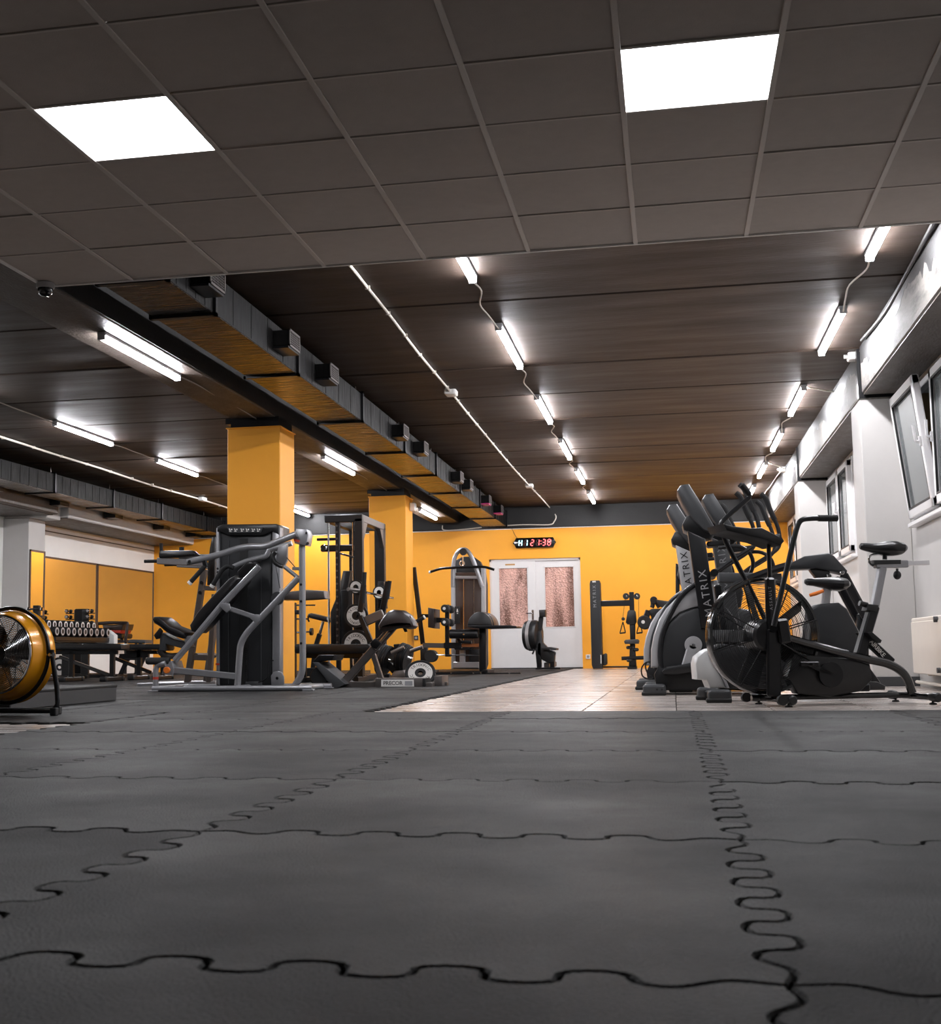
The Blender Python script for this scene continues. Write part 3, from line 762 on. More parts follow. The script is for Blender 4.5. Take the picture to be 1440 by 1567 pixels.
MB().tube(smooth(lp, 3), .014, 8).build('pipe', 'cable_white', lc)
mb = MB()
for k in range(18):
    y = 9.4+k*.75; p = V((lp[2].x, y, ZC-.026)); mb.box((p.x-.02, y-.008, p.z-.016), (p.x+.02, y+.008, ZC-.007), .002)
mb.build('clips', 'cable_white', lc, 'stuff')
p = at(310, 764, Z=ZC-.03); tag(MB().rbox(p, (.05, .10, .035), .02).build('junction_box', 'plastic_white'), 'small white junction box on the conduit beyond the middle beam', 'junction box')
def light_wires(x, spans, z, label, amp=.03, mat='cable_white'):
    for k, (a, b) in enumerate(spans):
        q = [V((x, a, z)), V((x+amp*.4, a+(b-a)*.2, z+.01)), V((x-amp, a+(b-a)*.5, z+.022)), V((x-amp*.6, a+(b-a)*.75, z+.02)), V((x, b, z))]
        tag(MB().tube(smooth(q, 4), .0065, 6).build('lamp_wire', mat), label+', %s from the suspended ceiling' % ORD[k], 'wire', label)
light_wires(-1.285, [(8.68, 10.03), (11.53, 13.0), (14.5, 15.85), (17.35, 18.5), (20.0, 21.3)], 2.90, 'thin wire linking the batten lights over the tiled aisle', .05)
light_wires(1.375, [(8.8, 10.15), (14.7, 15.85), (17.35, 18.6)], 2.90, 'thin wire linking the batten lights along the window side', .04)
light_wires(-4.03, [(10.1, 12.2), (16.2, 18.24), (18.75, 20.7)], 2.68, 'thin wire linking the lights under the middle beam', .02, 'cable_grey')
light_wires(-6.68, [(11.6, 13.1), (14.6, 16.0), (17.5, 19.0)], 2.91, 'thin wire linking the lights beyond the middle beam', .03, 'cable_grey')
cr = [V((1.66, 7.13, ZC-.03))]+[at(u, v, Z=ZC-.03) for (u, v) in ((1439, 345), (1421, 372), (1404, 408), (1386, 440), (1363, 476), (1336, 512), (1318, 536), (1310, 546))]
cab = MB().tube(smooth(cr, 5), .012, 8).build('ceiling_cable', 'cable_white'); tag(cab, 'loose white cable running along the window-side beam', 'cable')
cr2 = [at(u, v, Z=ZC-.035) for (u, v) in ((1310, 546), (1308, 560), (1298, 575), (1293, 588), (1283, 600))]+[V((1.40, 13.25, 2.93))]
tag(MB().tube(smooth(cr2, 4), .008, 6).build('ceiling_cable', 'cable_white'), 'white cable looping from the window-side junction box to a batten light', 'cable')
cr3 = [at(u, v, Z=ZC-.035) for (u, v) in ((1200, 717), (1190, 727), (1178, 745), (1172, 752), (1167, 763))]
tag(MB().tube(smooth([V((1.40, 18.6, 2.93))]+cr3[:1], 2), .007, 6).tube(smooth(cr3, 4), .008, 6).build('ceiling_cable', 'cable_white'), 'crooked white cable near the yellow end wall beside the window-side lights', 'cable')
for (u, v, lb) in ((1309, 545, 'white junction box on the ceiling at the first window-side pillar'), (1200, 718, 'white junction box on the ceiling at the second window-side pillar')):
    p = at(u, v, Z=ZC-.03); j = thing('junction_box', lb, 'junction box', tuple(p))
    MB().rbox(p, (.07, .07, .04), .02).build('case', 'plastic_white', j); MB().cyl(p-V((.1, 0, 0)), p+V((.1, 0, 0)), .02, 8).cyl(p-V((0, .11, 0)), p+V((0, .11, 0)), .02, 8).build('gland', 'plastic_white', j)
tag(MB().tube(smooth([V((1.64, 7.13, ZC-.02)), V((1.69, 9.2, ZC-.03)), V((1.69, 10.2, ZC-.06)), V((1.67, 11.3, ZC-.02))], 4), .016, 8).build('ceiling_cable', 'rubber_black'), 'thick black cable along the sooty window-side beam', 'cable')

# security camera dome at the corner of the suspended ceiling
p = V((-3.66, 7.03, ZD)); dm = thing('security_camera', 'small dark dome camera under the corner of the suspended ceiling', 'camera', tuple(p))
MB().lathe(p, (0, 0, 1), [(.052, 0), (.056, -.012), (.054, -.03), (.048, -.034)], 24).build('base', 'silver_plastic', dm)
MB().lathe(p, (0, 0, 1), [(.046, -.034), (.045, -.05), (.038, -.068), (.024, -.08), (.0, -.084)], 24).build('dome', 'gloss_black', dm)

# radiator under the near window
rd = thing('radiator', 'cream panel radiator on the window-side wall beside the air bike', 'radiator', (1.97, 10.6, .09))
y0, y1, z0, z1 = 9.3, 11.2, .09, .555
MB().box((1.925, y0, z0+.02), (1.945, y1, z1-.03), .006).build('front_panel', 'radiator_white', rd)
MB().box((2.015, y0, z0+.02), (2.03, y1, z1-.03), .006).build('back_panel', 'radiator_white', rd)
mb = MB(); mb.box((1.93, y0, z1-.035), (2.03, y1, z1), .008); mb.build('top_grille', 'radiator_white', rd)
mb = MB()
for k in range(20): yy = y0+.05+k*(y1-y0-.1)/19; mb.box((1.945, yy-.02, z0+.03), (2.015, yy+.02, z1-.04))
mb.build('fins', 'radiator_white', rd, 'stuff')
mb = MB().cyl((1.98, y1, z1-.03), (1.98, y1+.05, z1-.03), .016, 10); mb.build('pipe_stub', 'brass', rd)
MB().lathe((1.98, y1+.03, z1-.03), (0, 1, 0), [(.02, 0), (.028, .02), (.028, .07), (.02, .085)], 14).build('valve_knob', 'radiator_white', rd)
MB().cyl((1.93, y0+.82, z1-.03), (1.90, y0+.82, z1-.03), .022, 12).cyl((1.93, y0+.80, z0+.06), (1.90, y0+.80, z0+.06), .02, 12).build('plug', 'shroud_grey', rd)
for yy in (y0+.2, y1-.2): MB().box((2.0, yy-.02, z0), (XR-.001, yy+.02, z0+.06), .003).build('bracket', 'radiator_white', rd)
tag(MB().tube([(2.0, 8.5, .03), (2.0, 11.5, .03)], .014, 8).build('heating_pipe', 'radiator_white'), 'cream heating pipe along the foot of the window-side wall', 'pipe')
# ------------------------------------------------------------------ planes for the machines
class PL:
    """upright plane through (x, y) whose long direction is turned by ang; p(u, v, o) = the plane moved by o to the far side"""
    def __init__(s, x, y, ang=0.0):
        s.P = V((x, y, 0)); s.L = V((math.cos(ang), math.sin(ang), 0)); s.W = V((-math.sin(ang), math.cos(ang), 0))
    def p(s, u, v, o=0.0):
        d = FWD + RGT*((u-CX)/FPX) - UPV*((v-CY)/FPX); q = s.P+s.W*o
        return CAMP + d*((q-CAMP).dot(s.W)/d.dot(s.W))
    def poly(s, mb, pts, o0, o1, bev=0.0, ref=None):
        """outline drawn at offset ref (default o0), extruded from o0 to o1"""
        r = o0 if ref is None else ref
        return mb.prism([s.p(u, v, r)+s.W*(o0-r) for u, v in pts], s.W*(o1-o0), bev)
    def tube(s, mb, pts, r, o=0.0, fil=0.0, n=10, ref=None):
        rf = o if ref is None else ref
        P = [s.p(u, v, rf)+s.W*(o-rf) for u, v in pts]
        return mb.tube(fillet(P, fil) if fil else P, r, n)
    def bar(s, mb, a, b, w, h, o=0.0, bev=0.004, ext=0.0, ref=None):
        rf = o if ref is None else ref
        A, B = s.p(*a, rf)+s.W*(o-rf), s.p(*b, rf)+s.W*(o-rf)
        return mb.bar(A, B, w, h, (B-A).cross(s.W), bev, ext)
    def disc(s, mb, c, r, o0, o1, n=24, bev=.004, ref=None):
        rf = o0 if ref is None else ref; q = s.p(*c, rf)+s.W*(o0-rf); t = o1-o0
        return mb.lathe(q, s.W, [(max(r-bev, .001), 0), (r, bev), (r, t-bev), (max(r-bev, .001), t)], n)
def loft(mb, secs, n=16, e=2.6):
    """secs: (centre, a, b) with half-axis vectors; superellipse rings joined along the list and capped"""
    vs = []; fs = []
    for c, a, b in secs:
        for j in range(n):
            t = 2*math.pi*j/n; ct, st = math.cos(t), math.sin(t)
            vs.append(V(c)+V(a)*(math.copysign(abs(ct)**(2/e), ct))+V(b)*(math.copysign(abs(st)**(2/e), st)))
    k = len(secs)
    for i in range(k-1):
        for j in range(n): fs.append((i*n+j, i*n+(j+1) % n, (i+1)*n+(j+1) % n, (i+1)*n+j))
    fs.append(tuple(range(n))[::-1]); fs.append(tuple((k-1)*n+j for j in range(n)))
    return mb.add(vs, fs)
def vtext(txt, mat, parent, pl, a, b, o, h, name='lettering'):
    """lettering running from pixel a to pixel b on the near face of a plane"""
    pa, pb = pl.p(*a, o), pl.p(*b, o); r = (pb-pa).normalized(); up = pl.W.cross(r)*-1
    up = (-pl.W).cross(r); wid = (pb-pa).length; n = len(txt)
    return text_mesh(txt, name, mat, parent, (pa+pb)/2, r, up, h, .0015, spacing=max(.9, wid/(n*h*.95)))
def weight_plate(r, t, label_parent, c, axis, ring=True, ref=None, text='TRIDONIC', name='weight_plate', parent=None, mat='cast_iron'):
    """iron plate as a part; returns the disc"""
    c = V(c); ax = V(axis).normalized()
    d = MB().lathe(c, ax, [(.026, 0), (r*.88, 0), (r*.9, -t*.12), (r*.985, -t*.12), (r, 0), (r, t), (r*.985, t*1.1), (r*.3, t*1.1), (.026, t)], 32, cap=False).build(name, mat, parent)
    if ring:
        MB().lathe(c-ax*.002, ax, [(r*.36, 0), (r*.80, 0), (r*.80, .003), (r*.36, .003)], 32, cap=False).build('white_ring', 'plate_white', d)
        if text:
            x = V((1, 0, 0)); x = (x-ax*x.dot(ax)).normalized(); y = ax.cross(x) if ax.cross(x).z > 0 else x.cross(ax)
            for half in (0, 1):
                for i, ch in enumerate(text):
                    a = math.radians(90+62-124*i/(len(text)-1)+180*half); rad = x*math.cos(a)+y*math.sin(a)
                    text_mesh(ch, 'letter', 'label_black', d, c-ax*.003+rad*(r*.6), x*math.sin(a)-y*math.cos(a), rad, r*.2, .002)
    return d
class ZP(PL):
    """PL whose pixels are given in an enlarged crop with corner (ox, oy) and scale s"""
    def __init__(s, ox, oy, sc, x, y, ang=0.0): PL.__init__(s, x, y, ang); s.o = (ox, oy, sc)
    def p(s, u, v, o=0.0): return PL.p(s, s.o[0]+u/s.o[2], s.o[1]+v/s.o[2], o)
def part(parent, name, mat, fn, kind=None):
    m = MB(); fn(m); return m.build(name, mat, parent, kind)
def to_floor(q, z=0.0): return V((q.x, q.y, z))
# ------------------------------------------------------------------ air bike at the edge of the mats
ab = PL(.48, 8.0, .33)
T = thing('air_bike', 'black air bike with large caged fan wheel and tall push handles', 'exercise bike', (.85, 8.15, ZT))
fc = ab.p(1167, 973); FR = .338
mb = MB()
mb.lathe(fc-ab.W*.04, ab.W, [(FR-.010, 0), (FR+.006, .0), (FR+.010, .012), (FR+.010, .068), (FR+.006, .08), (FR-.010, .08), (FR-.010, 0)], 56, cap=False)
rim = mb.build('fan_rim', 'gloss_black', T)
for o, nm in ((-.082, 'near'), (.082, 'far')):
    mb = MB()
    st_ = 1 if o < 0 else 2
    for k in range(0, 21, st_): mb.ring(fc+ab.W*o*(.45+.55*(1-((.105+k*.0112)/FR)**2)), ab.W, .105+k*.0112, .0016, 48, 4)
    g = mb.build('fan_guard', 'dark_metal', T, 'stuff')
    mb = MB()
    for k in range(8):
        a = math.pi*2*(k+.35)/8; d = ab.L*math.cos(a)+V((0, 0, 1))*math.sin(a); mb.tube([fc+ab.W*o*1.03+d*.08, fc+ab.W*o*.86+d*.2, fc+ab.W*o*.47+d*(FR+.002)], .0042, 6)
    mb.build('guard_spokes', 'black_metal', T, 'stuff')
MB().lathe(fc-ab.W*.12, ab.W, [(.03, 0), (.085, .01), (.098, .03), (.098, .21), (.085, .23), (.03, .24)], 32).build('hub', 'black_plastic', T)
for k in range(5):
    a = 2*math.pi*k/5+.62; d = ab.L*math.cos(a)+V((0, 0, 1))*math.sin(a); t = ab.W.cross(d)
    MB().obox(fc+d*.20, d*.11, (t*.036+ab.W*.05), (ab.W*.0025-t*.001)).build('fan_blade', 'black_metal', T)
for o in (-.125, .125):
    mb = MB(); ab.bar(mb, (1184, 962), (1184, 1066), .03, .085, o, .01); mb.build('fork_leg', 'black_metal', T)
    mb = MB(); ab.tube(mb, [(1192, 973), (1300, 1003), (1362, 1016), (1386, 1031), (1396, 1060)], .026, o*.45, .12); mb.build('main_tube', 'gloss_black', T)
mb = MB(); ab.bar(mb, (1178, 884), (1182, 968), .05, .055, -.12, .012); hd = mb.build('head_tube', 'black_metal', T)
vtext('ASSAULT', 'label_grey', hd, ab, (1181, 938), (1177.5, 893), -.148, .018)
mb = MB(); ab.bar(mb, (1178, 886), (1180, 964), .06, .05, .10, .01); mb.build('head_brace', 'black_metal', T)
mb = MB(); ab.bar(mb, (1180, 948), (1186, 985), .34, .075, 0.0, .012); mb.build('pivot_block', 'black_metal', T)
mb = MB(); ab.tube(mb, [(1176, 826), (1178, 888)], .013, -.1); mb.build('console_post', 'black_metal', T)
mb = MB(); ab.poly(mb, [(1107, 801), (1122, 805), (1150, 808), (1166, 807), (1193, 821), (1194, 816), (1201, 828), (1195, 835), (1170, 825), (1150, 821), (1112, 812)], -.20, .08, .01); cs = mb.build('console', 'black_plastic', T)
for o, pts, nm in ((-.27, [(1184, 958), (1197, 900), (1218, 812), (1224, 795), (1243, 793), (1279, 793)], 'n'), (.22, [(1178, 962), (1160, 925), (1112, 832), (1101, 803), (1112, 791), (1146, 762), (1147, 757), (1135, 742)], 'f')):
    mb = MB(); ab.tube(mb, pts, .0155, o, .07, 12); h = mb.build('push_handle', 'black_metal', T)
    mb = MB(); ab.tube(mb, pts[-2:] if nm == 'f' else [(1252, 793), (1281, 793)], .0195, o, 0, 12); mb.build('grip', 'foam', h)
    mb = MB(); mb.cyl(ab.p(1184, 962, o), ab.p(1184, 962, o*.3), .022, 12); mb.build('handle_pivot', 'black_metal', h)
mb = MB(); ab.bar(mb, (1199, 986), (1290, 1010), .05, .05, 0, .01); mb.build('chain_stay', 'black_metal', T)
mb = MB(); ab.poly(mb, [(1215, 1000), (1300, 1008), (1332, 1016), (1336, 1040), (1318, 1058), (1270, 1066), (1222, 1062), (1205, 1035)], -.05, .05, .012); mb.build('chain_cover', 'black_plastic', T)
cr = ab.p(1262, 1030, -.06)
for sg in (-1, 1):
    o = sg*.08; c = ab.p(1262, 1032, 0)+ab.W*o; dd = (ab.L*.10+V((0, 0, -.05)))*sg
    k = MB().lathe(c-ab.W*.008, ab.W, [(.03, 0), (.075, 0), (.075, .016), (.03, .016)], 24).bar(c, c+dd*1.3, .016, .03).build('crank', 'black_metal', T)
    MB().box(c+dd*1.3+V((-.055, -.02, -.014)), c+dd*1.3+V((.055, .02, .014)), .006).cyl(c+dd*1.3, c+dd*1.3+ab.W*sg*.06, .008, 8).build('pedal', 'black_plastic', k)
mb = MB(); ab.tube(mb, [(1150, 1068), (1392, 1063)], .018, 0); mb.build('base_rail', 'gloss_black', T)
mb = MB(); ab.bar(mb, (1311, 1016), (1337, 927), .06, .062, 0, .008); mb.build('seat_tube', 'black_metal', T)
mb = MB(); ab.poly(mb, [(1329, 924), (1345, 926), (1342, 936), (1326, 934)], -.036, .036, .004); mb.build('seat_clamp', 'black_plastic', T)
mb = MB(); mb.cyl(ab.p(1327, 926, 0), ab.p(1315, 923, 0), .017, 12); mb.build('height_knob', 'black_plastic', T)
mb = MB(); ab.bar(mb, (1338, 930), (1350, 868), .045, .045, 0, .005); mb.build('seat_post', 'steel_grey', T)
mb = MB(); ab.bar(mb, (1338, 864), (1388, 863), .045, .045, 0, .005); mb.build('seat_slider', 'steel_grey', T)
mb = MB(); ab.bar(mb, (1380, 862.5), (1421, 861), .03, .03, 0, .003); mb.build('slider_tube', 'chrome', T)
mb = MB(); ab.poly(mb, [(1338, 857), (1379, 856.5), (1379, 863), (1338, 864)], -.028, .028, .003); mb.build('slider_cap', 'black_plastic', T)
mb = MB(); mb.ell(ab.p(1373, 880), ab.L*.024, ab.W*.024, V((0, 0, .028))); mb.cyl(ab.p(1373, 870), ab.p(1373, 880), .008, 8); mb.build('slider_knob', 'black_plastic', T)
mb = MB(); ab.tube(mb, [(1350, 848), (1334, 849), (1330, 853), (1330, 862), (1336, 866)], .007, 0, .02, 8); mb.build('saddle_rail', 'chrome', T)
def saddle(pl, secs, parent, mat='leather', name='saddle'):
    S_ = []
    for u, vt, vb, hw in secs:
        a = pl.p(u, vt); b = pl.p(u, vb); S_.append(((a+b)/2, pl.W*hw, (a-b)/2))
    return loft(MB(), S_, 16, 2.5).build(name, mat, parent)
sd = saddle(ab, [(1315.5, 834, 839, .012), (1318, 831, 841, .026), (1325, 831, 843.5, .032), (1335, 832, 846, .04), (1346, 830.5, 849, .06), (1356, 828, 851, .085), (1366, 828, 851, .10), (1374, 830, 850, .10), (1379, 834, 846, .08), (1381, 838, 843, .05)], T)
MB().cyl(ab.p(1354, 848), ab.p(1354, 856), .014, 10).build('saddle_clamp', 'black_metal', T)
mb = MB(); ab.bar(mb, (1320, 973), (1364, 1014), .05, .05, 0, .006); st = mb.build('rear_strut', 'black_metal', T)
vtext('AIRBIKE', 'label_white', st, ab, (1333, 982), (1352, 1003), -.0265, .028)
mb = MB(); ab.poly(mb, [(1327, 968), (1335, 967), (1350, 980), (1348, 984), (1340, 980), (1334, 976)], -.08, .08, .004); mb.build('bottle_bracket', 'black_metal', T)
for (uv, o0, o1, oc) in (((1183, 1069), -.27, .27, 'front'), ((1398, 1065), -.27, .27, 'rear')):
    a, b = ab.p(*uv)+ab.W*o0, ab.p(*uv)+ab.W*o1
    a.z = b.z = ab.p(*uv).z
    s = MB().tube([a, b], .02, 12).build('stabiliser', 'gloss_black', T)
    for q, e in ((a, -1), (b, 1)):
        MB().tube([q-ab.W*e*.07, q-ab.W*e*.03, q+ab.W*e*.012, q+ab.W*e*.02], [.022, .028, .028, .02], 12).build('end_cap', 'black_plastic', s)
        MB().lathe(V((q.x, q.y, ZT))-ab.W*e*.05, (0, 0, 1), [(.022, 0), (.022, .008), (.007, .012), (.007, q.z-ZT)], 12).build('levelling_foot', 'rubber_black', s)
    if oc == 'front':
        for q, e in ((a, -1), (b, 1)): MB().lathe(q-ab.L*.06-ab.W*.015*1, ab.W, [(.012, 0), (.03, .002), (.03, .028), (.012, .03)], 16).build('transport_wheel', 'rubber_black', s)

# ------------------------------------------------------------------ cross trainers beside the bike
def cross_trainer(dx, dy, label, mast_mat, cover_mat, text_mat, ty=0):
    B = PL(0, 10.0); off = V((dx, dy, 0)); Mt = Matrix.Translation(off)
    base = at(1050, 1062, Z=ZT)
    t = thing('cross_trainer', label, 'cross trainer', (base.x+dx, 10.15+dy, ZT), 'cross trainers in a row on the tiles')
    def mbx(): return MB(Mt)
    m = mbx(); B.poly(m, [(1011, 1046), (1010, 1000), (1016, 970), (1024, 953), (1041, 938), (1060, 931), (1090, 926), (1112, 930), (1128, 950), (1136, 985), (1134, 1046)], -.03, .33, .03, 0); sh = m.build('side_shell', 'shroud', t)
    m = mbx(); B.poly(m, [(996, 1022), (996, 994), (1000, 972), (1008, 949), (1019, 931), (1034, 916), (1052, 901), (1075, 890), (1098, 887), (1104, 900), (1100, 925), (1060, 931), (1041, 938), (1024, 953), (1014, 985), (1011, 1022)], .0, .30, .03, 0); m.build('front_cover', cover_mat, t)
    for o in (-.02, .32):
        m = mbx(); P = [B.p(u, v)+B.W*o for u, v in ((1014, 1030), (1010.5, 1005), (1012, 980), (1018, 957), (1027, 938), (1041, 914), (1060, 897), (1082, 888))]
        m.tube(smooth(P, 3), .02, 10); m.build('trim_tube', 'dark_metal', t)
    m = mbx(); B.poly(m, [(1003, 1046), (1001, 1032), (1008, 1018), (1016, 1022), (1140, 1022), (1140, 1056), (1010, 1056)], -.04, .34, .012, 0); m.build('base_shell', 'black_plastic', t)
    for o in (-.045, .345):
        m = mbx(); c = B.p(1061, 987)+B.W*o; m.lathe(c-B.W*.012, B.W, [(.03, 0), (.062, .004), (.066, .012), (.062, .024)], 28)
        m.bar(c, B.p(1050, 1024)+B.W*o, .024, .085, V((1, 0, 0)), .01); k = m.build('crank', 'silver_plastic', t)
        m = mbx(); m.lathe(c-B.W*(.016 if o < 0 else -.016), B.W, [(.004, 0), (.012, 0), (.012, .004)], 12); m.build('crank_bolt', 'chrome', k)
        m = mbx(); B.poly(m, [(1013, 1027), (1020, 1020), (1047, 1016), (1085, 1008), (1130, 1006), (1130, 1018), (1085, 1024), (1060, 1028), (1036, 1032), (1017, 1032)], -.12 if o < 0 else .33, -.03 if o < 0 else .42, .012, 0); m.build('pedal', 'black_plastic', t)
    fz = B.p(1000, 1056).z
    for o in (-.16, .46):
        c = B.p(1002, 1056)+B.W*o; m = mbx(); m.rbox(V((c.x, c.y, ZT+.042)), (.085, .045, .042), .025); f = m.build('foot', 'shroud_grey', t)
        m = mbx(); m.rbox(V((c.x-.005, c.y, ZT+.014)), (.09, .05, .014), .01); m.build('rubber_sole', 'rubber_black', f)
        m = mbx()
        for ex in (.02, .055): m.lathe(V((c.x+ex, c.y-.0455, ZT+.045)), (0, 1, 0), [(.008, 0), (.008, .004)], 10)
        m.build('screws', 'label_black', f, 'stuff')
    c = B.p(1002, 1056); m = mbx(); m.box((c.x-.03, c.y-.16, ZT+.02), (c.x+.03, c.y+.46, ZT+.07), .01); m.build('cross_bar', 'black_metal', t)
    # mast, console and handles
    m = mbx(); B.poly(m, [(1052, 812), (1079, 824), (1099, 960), (1073, 962)], -.075, .10, .012, -.075); ms = m.build('mast', mast_mat, t)
    pa, pb = B.p(1085-ty*.17, 936-ty, -.075)+off, B.p(1075.5-ty*.17, 880-ty, -.075)+off; r = (pb-pa).normalized(); upv = (-B.W).cross(r)
    text_mesh('MATRIX', 'lettering', text_mat, ms, (pa+pb)/2, r, upv, .058, .003, spacing=1.28)
    m = mbx(); B.poly(m, [(1036, 752), (1041, 744), (1054, 742), (1068, 764), (1096, 812), (1090, 818), (1076, 812), (1060, 796), (1043, 768)], -.08, .38, .022, 0); hd = m.build('console', 'shroud_grey', t)
    m = mbx(); B.poly(m, [(1050, 790), (1044, 802), (1046, 811), (1070, 824), (1086, 824), (1094, 816), (1078, 806), (1060, 786)], .0, .30, .015, 0); m.build('console_mount', 'black_plastic', t)
    m = mbx(); B.poly(m, [(1056, 744), (1097, 811), (1095.5, 812), (1054.5, 745)], -.05, .35, 0, 0); m.build('screen', 'screen_black', hd)
    m = mbx(); P = [B.p(u, v)+B.W*.15 for u, v in ((1082, 832), (1100, 826), (1118, 828))]; m.bar(P[0], P[2], .2, .04, None, .01); m.build('handle_mount', 'black_plastic', t)
    for o in (-.12, .42):
        m = mbx(); P = [B.p(u, v)+B.W*o for u, v in ((1092, 878), (1120, 858), (1148, 840), (1160, 826), (1158, 800), (1146, 772), (1138, 752), (1130, 744))]
        m.tube(smooth(P, 4), .016, 10); h = m.build('swing_handle', 'dark_metal', t)
        m = mbx(); m.tube(smooth(P, 4)[-11:], .021, 10); m.build('grip', 'foam', h)
        m = mbx(); m.cyl(P[0]-B.W*.02, P[0]+B.W*(.25 if o < 0 else -.25), .028, 14); m.build('handle_pivot', 'black_metal', h)
    m = mbx(); P = [B.p(u, v)+B.W*o for u, v, o in ((1100, 838, .02), (1128, 836, -.02), (1146, 846, -.04), (1152, 866, -.02), (1140, 884, .02), (1104, 884, .08))]
    m.tube(smooth(P, 4), .015, 8)
    m.build('fixed_handle', 'black_metal', t)
    return t
cross_trainer(0, 0, 'cross trainer with black lettered mast and silver front cover, beside the air bike', 'black_metal', 'silver_plastic', 'label_grey')
cross_trainer(-.085, 1.36, 'cross trainer with pale lettered mast behind the black-masted one', 'silver_plastic', 'silver_plastic', 'label_black', 48)
cross_trainer(.20, .68, 'cross trainer with dark grey mast squeezed between its two neighbours', 'shroud_grey', 'shroud', 'label_grey', 48)

# upright bike with white front cover, half hidden by the fan wheel
U = PL(.3, 8.72, .12)
T = thing('upright_bike', 'upright exercise bike with white front cover behind the caged fan wheel', 'exercise bike', (.6, 8.8, ZT))
mb = MB(); U.poly(mb, [(1064, 1016), (1067, 1005), (1078, 996), (1085, 993), (1092, 1015), (1104, 1035), (1112, 1053), (1086, 1053), (1081, 1041), (1066, 1040)], -.11, .13, .02); mb.build('front_cover', 'white_plastic', T)
mb = MB(); U.poly(mb, [(1085, 993), (1105, 985), (1150, 990), (1190, 992), (1215, 990), (1230, 1000), (1235, 1054), (1112, 1054), (1104, 1035), (1092, 1015)], -.10, .12, .02, -.11); mb.build('body_shell', 'shroud', T)
mb = MB(); U.poly(mb, [(1085, 993), (1089, 992), (1096, 1013), (1108, 1033), (1116, 1053), (1112, 1053), (1104, 1035), (1092, 1015)], -.12, .14, .004, -.11); mb.build('cover_trim', 'silver_plastic', T)
for o in (-.22, .26):
    c = U.p(1093, 1062)+U.W*o; f = MB().rbox(V((c.x, c.y, ZT+.042)), (.075, .042, .042), .025).build('foot', 'shroud_grey', T)
    MB().rbox(V((c.x-.005, c.y, ZT+.014)), (.08, .046, .014), .01).build('rubber_sole', 'rubber_black', f)
c = U.p(1093, 1060); MB().bar(V((c.x, c.y, ZT+.04))-U.W*.22, V((c.x, c.y, ZT+.04))+U.W*.26, .06, .05, None, .01).build('cross_bar', 'black_metal', T)
mb = MB(); U.bar(mb, (1100, 1050), (1330, 1052), .08, .05, 0, .01); mb.build('base_rail', 'black_metal', T)
mb = MB(); U.bar(mb, (1262, 935), (1266, 895), .05, .05, 0, .01); mb.build('seat_post', 'silver_plastic', T)
mb = MB(); U.poly(mb, [(1243, 932), (1256, 924), (1285, 922), (1297, 931), (1316, 966), (1318, 985), (1306, 1052), (1230, 1052), (1236, 985)], -.10, .12, .025); mb.build('rear_shell', 'shroud', T)
saddle(U, [(1231.5, 887, 893, .02), (1235, 885, 896, .035), (1245, 885, 897, .045), (1258, 884.5, 900, .07), (1272, 883.5, 904, .10), (1285, 884, 905, .12), (1293, 886, 902, .11), (1298, 891, 898, .07)], T)
mb = MB(); U.tube(mb, [(1239, 911), (1248, 908.5), (1260, 904)], [.011, .013, .011], -.06); mb.build('seat_lever', 'orange_plastic', T)
mb = MB(); U.bar(mb, (1112, 990), (1098, 895), .05, .05, .02, .01); mb.build('console_post', 'black_metal', T)
# climbing trainer with padded arm cover and twin rear struts
A = PL(.9, 9.55, 0)
T = thing('stair_climber', 'dark climbing trainer with angular arm cover behind the bike saddles', 'stair climber', (1.1, 9.65, ZT))
mb = MB(); A.poly(mb, [(1206, 868), (1213, 860), (1231, 851), (1268, 846), (1276, 850), (1297, 873), (1296, 880), (1284, 877), (1250, 870), (1210, 872)], -.08, .10, .014); mb.build('arm_cover', 'shroud', T)
mb = MB(); A.poly(mb, [(1240, 871), (1270, 872), (1272, 883), (1250, 884)], -.06, .08, .008, -.08); mb.build('arm_bracket', 'black_plastic', T)
for (a, b, o) in (((1290, 878), (1326, 946), -.06), ((1278, 884), (1318, 958), .10)):
    mb = MB(); A.bar(mb, a, b, .05, .06, o, .012); mb.build('rear_strut', 'black_metal', T)
for uv in ((1269, 881), (1289, 876)): mb = MB(); A.disc(mb, uv, .016, -.09, -.078, 14); mb.build('bolt', 'chrome', T)
mb = MB(); P = [A.p(u, v)+A.W*.0 for u, v in ((1110, 905), (1150, 885), (1185, 872), (1212, 864))]; mb.tube(smooth(P, 4), [.03]*13, 10); mb.build('arm_tube', 'black_metal', T)
mb = MB(); A.poly(mb, [(1100, 876), (1196, 877), (1198, 892), (1100, 891)], .05, .25, .01); mb.build('hood', 'shroud_grey', T)
mb = MB(); A.poly(mb, [(1100, 990), (1195, 992), (1200, 1050), (1100, 1050)], .06, .24, .02, .05); mb.build('body', 'black_plastic', T)
mb = MB(); A.poly(mb, [(1312, 940), (1330, 935), (1330, 1020), (1345, 1040), (1352, 1052), (1200, 1052), (1200, 1030), (1310, 1020)], .0, .12, .012); mb.build('rear_frame', 'black_metal', T)
for o in (-.10, .16):
    mb = MB(); A.poly(mb, [(1300, 1046), (1310, 1041), (1340, 1043), (1352, 1049), (1351, 1055), (1300, 1056)], o, o+.09, .01, 0); mb.build('foot', 'black_plastic', T)
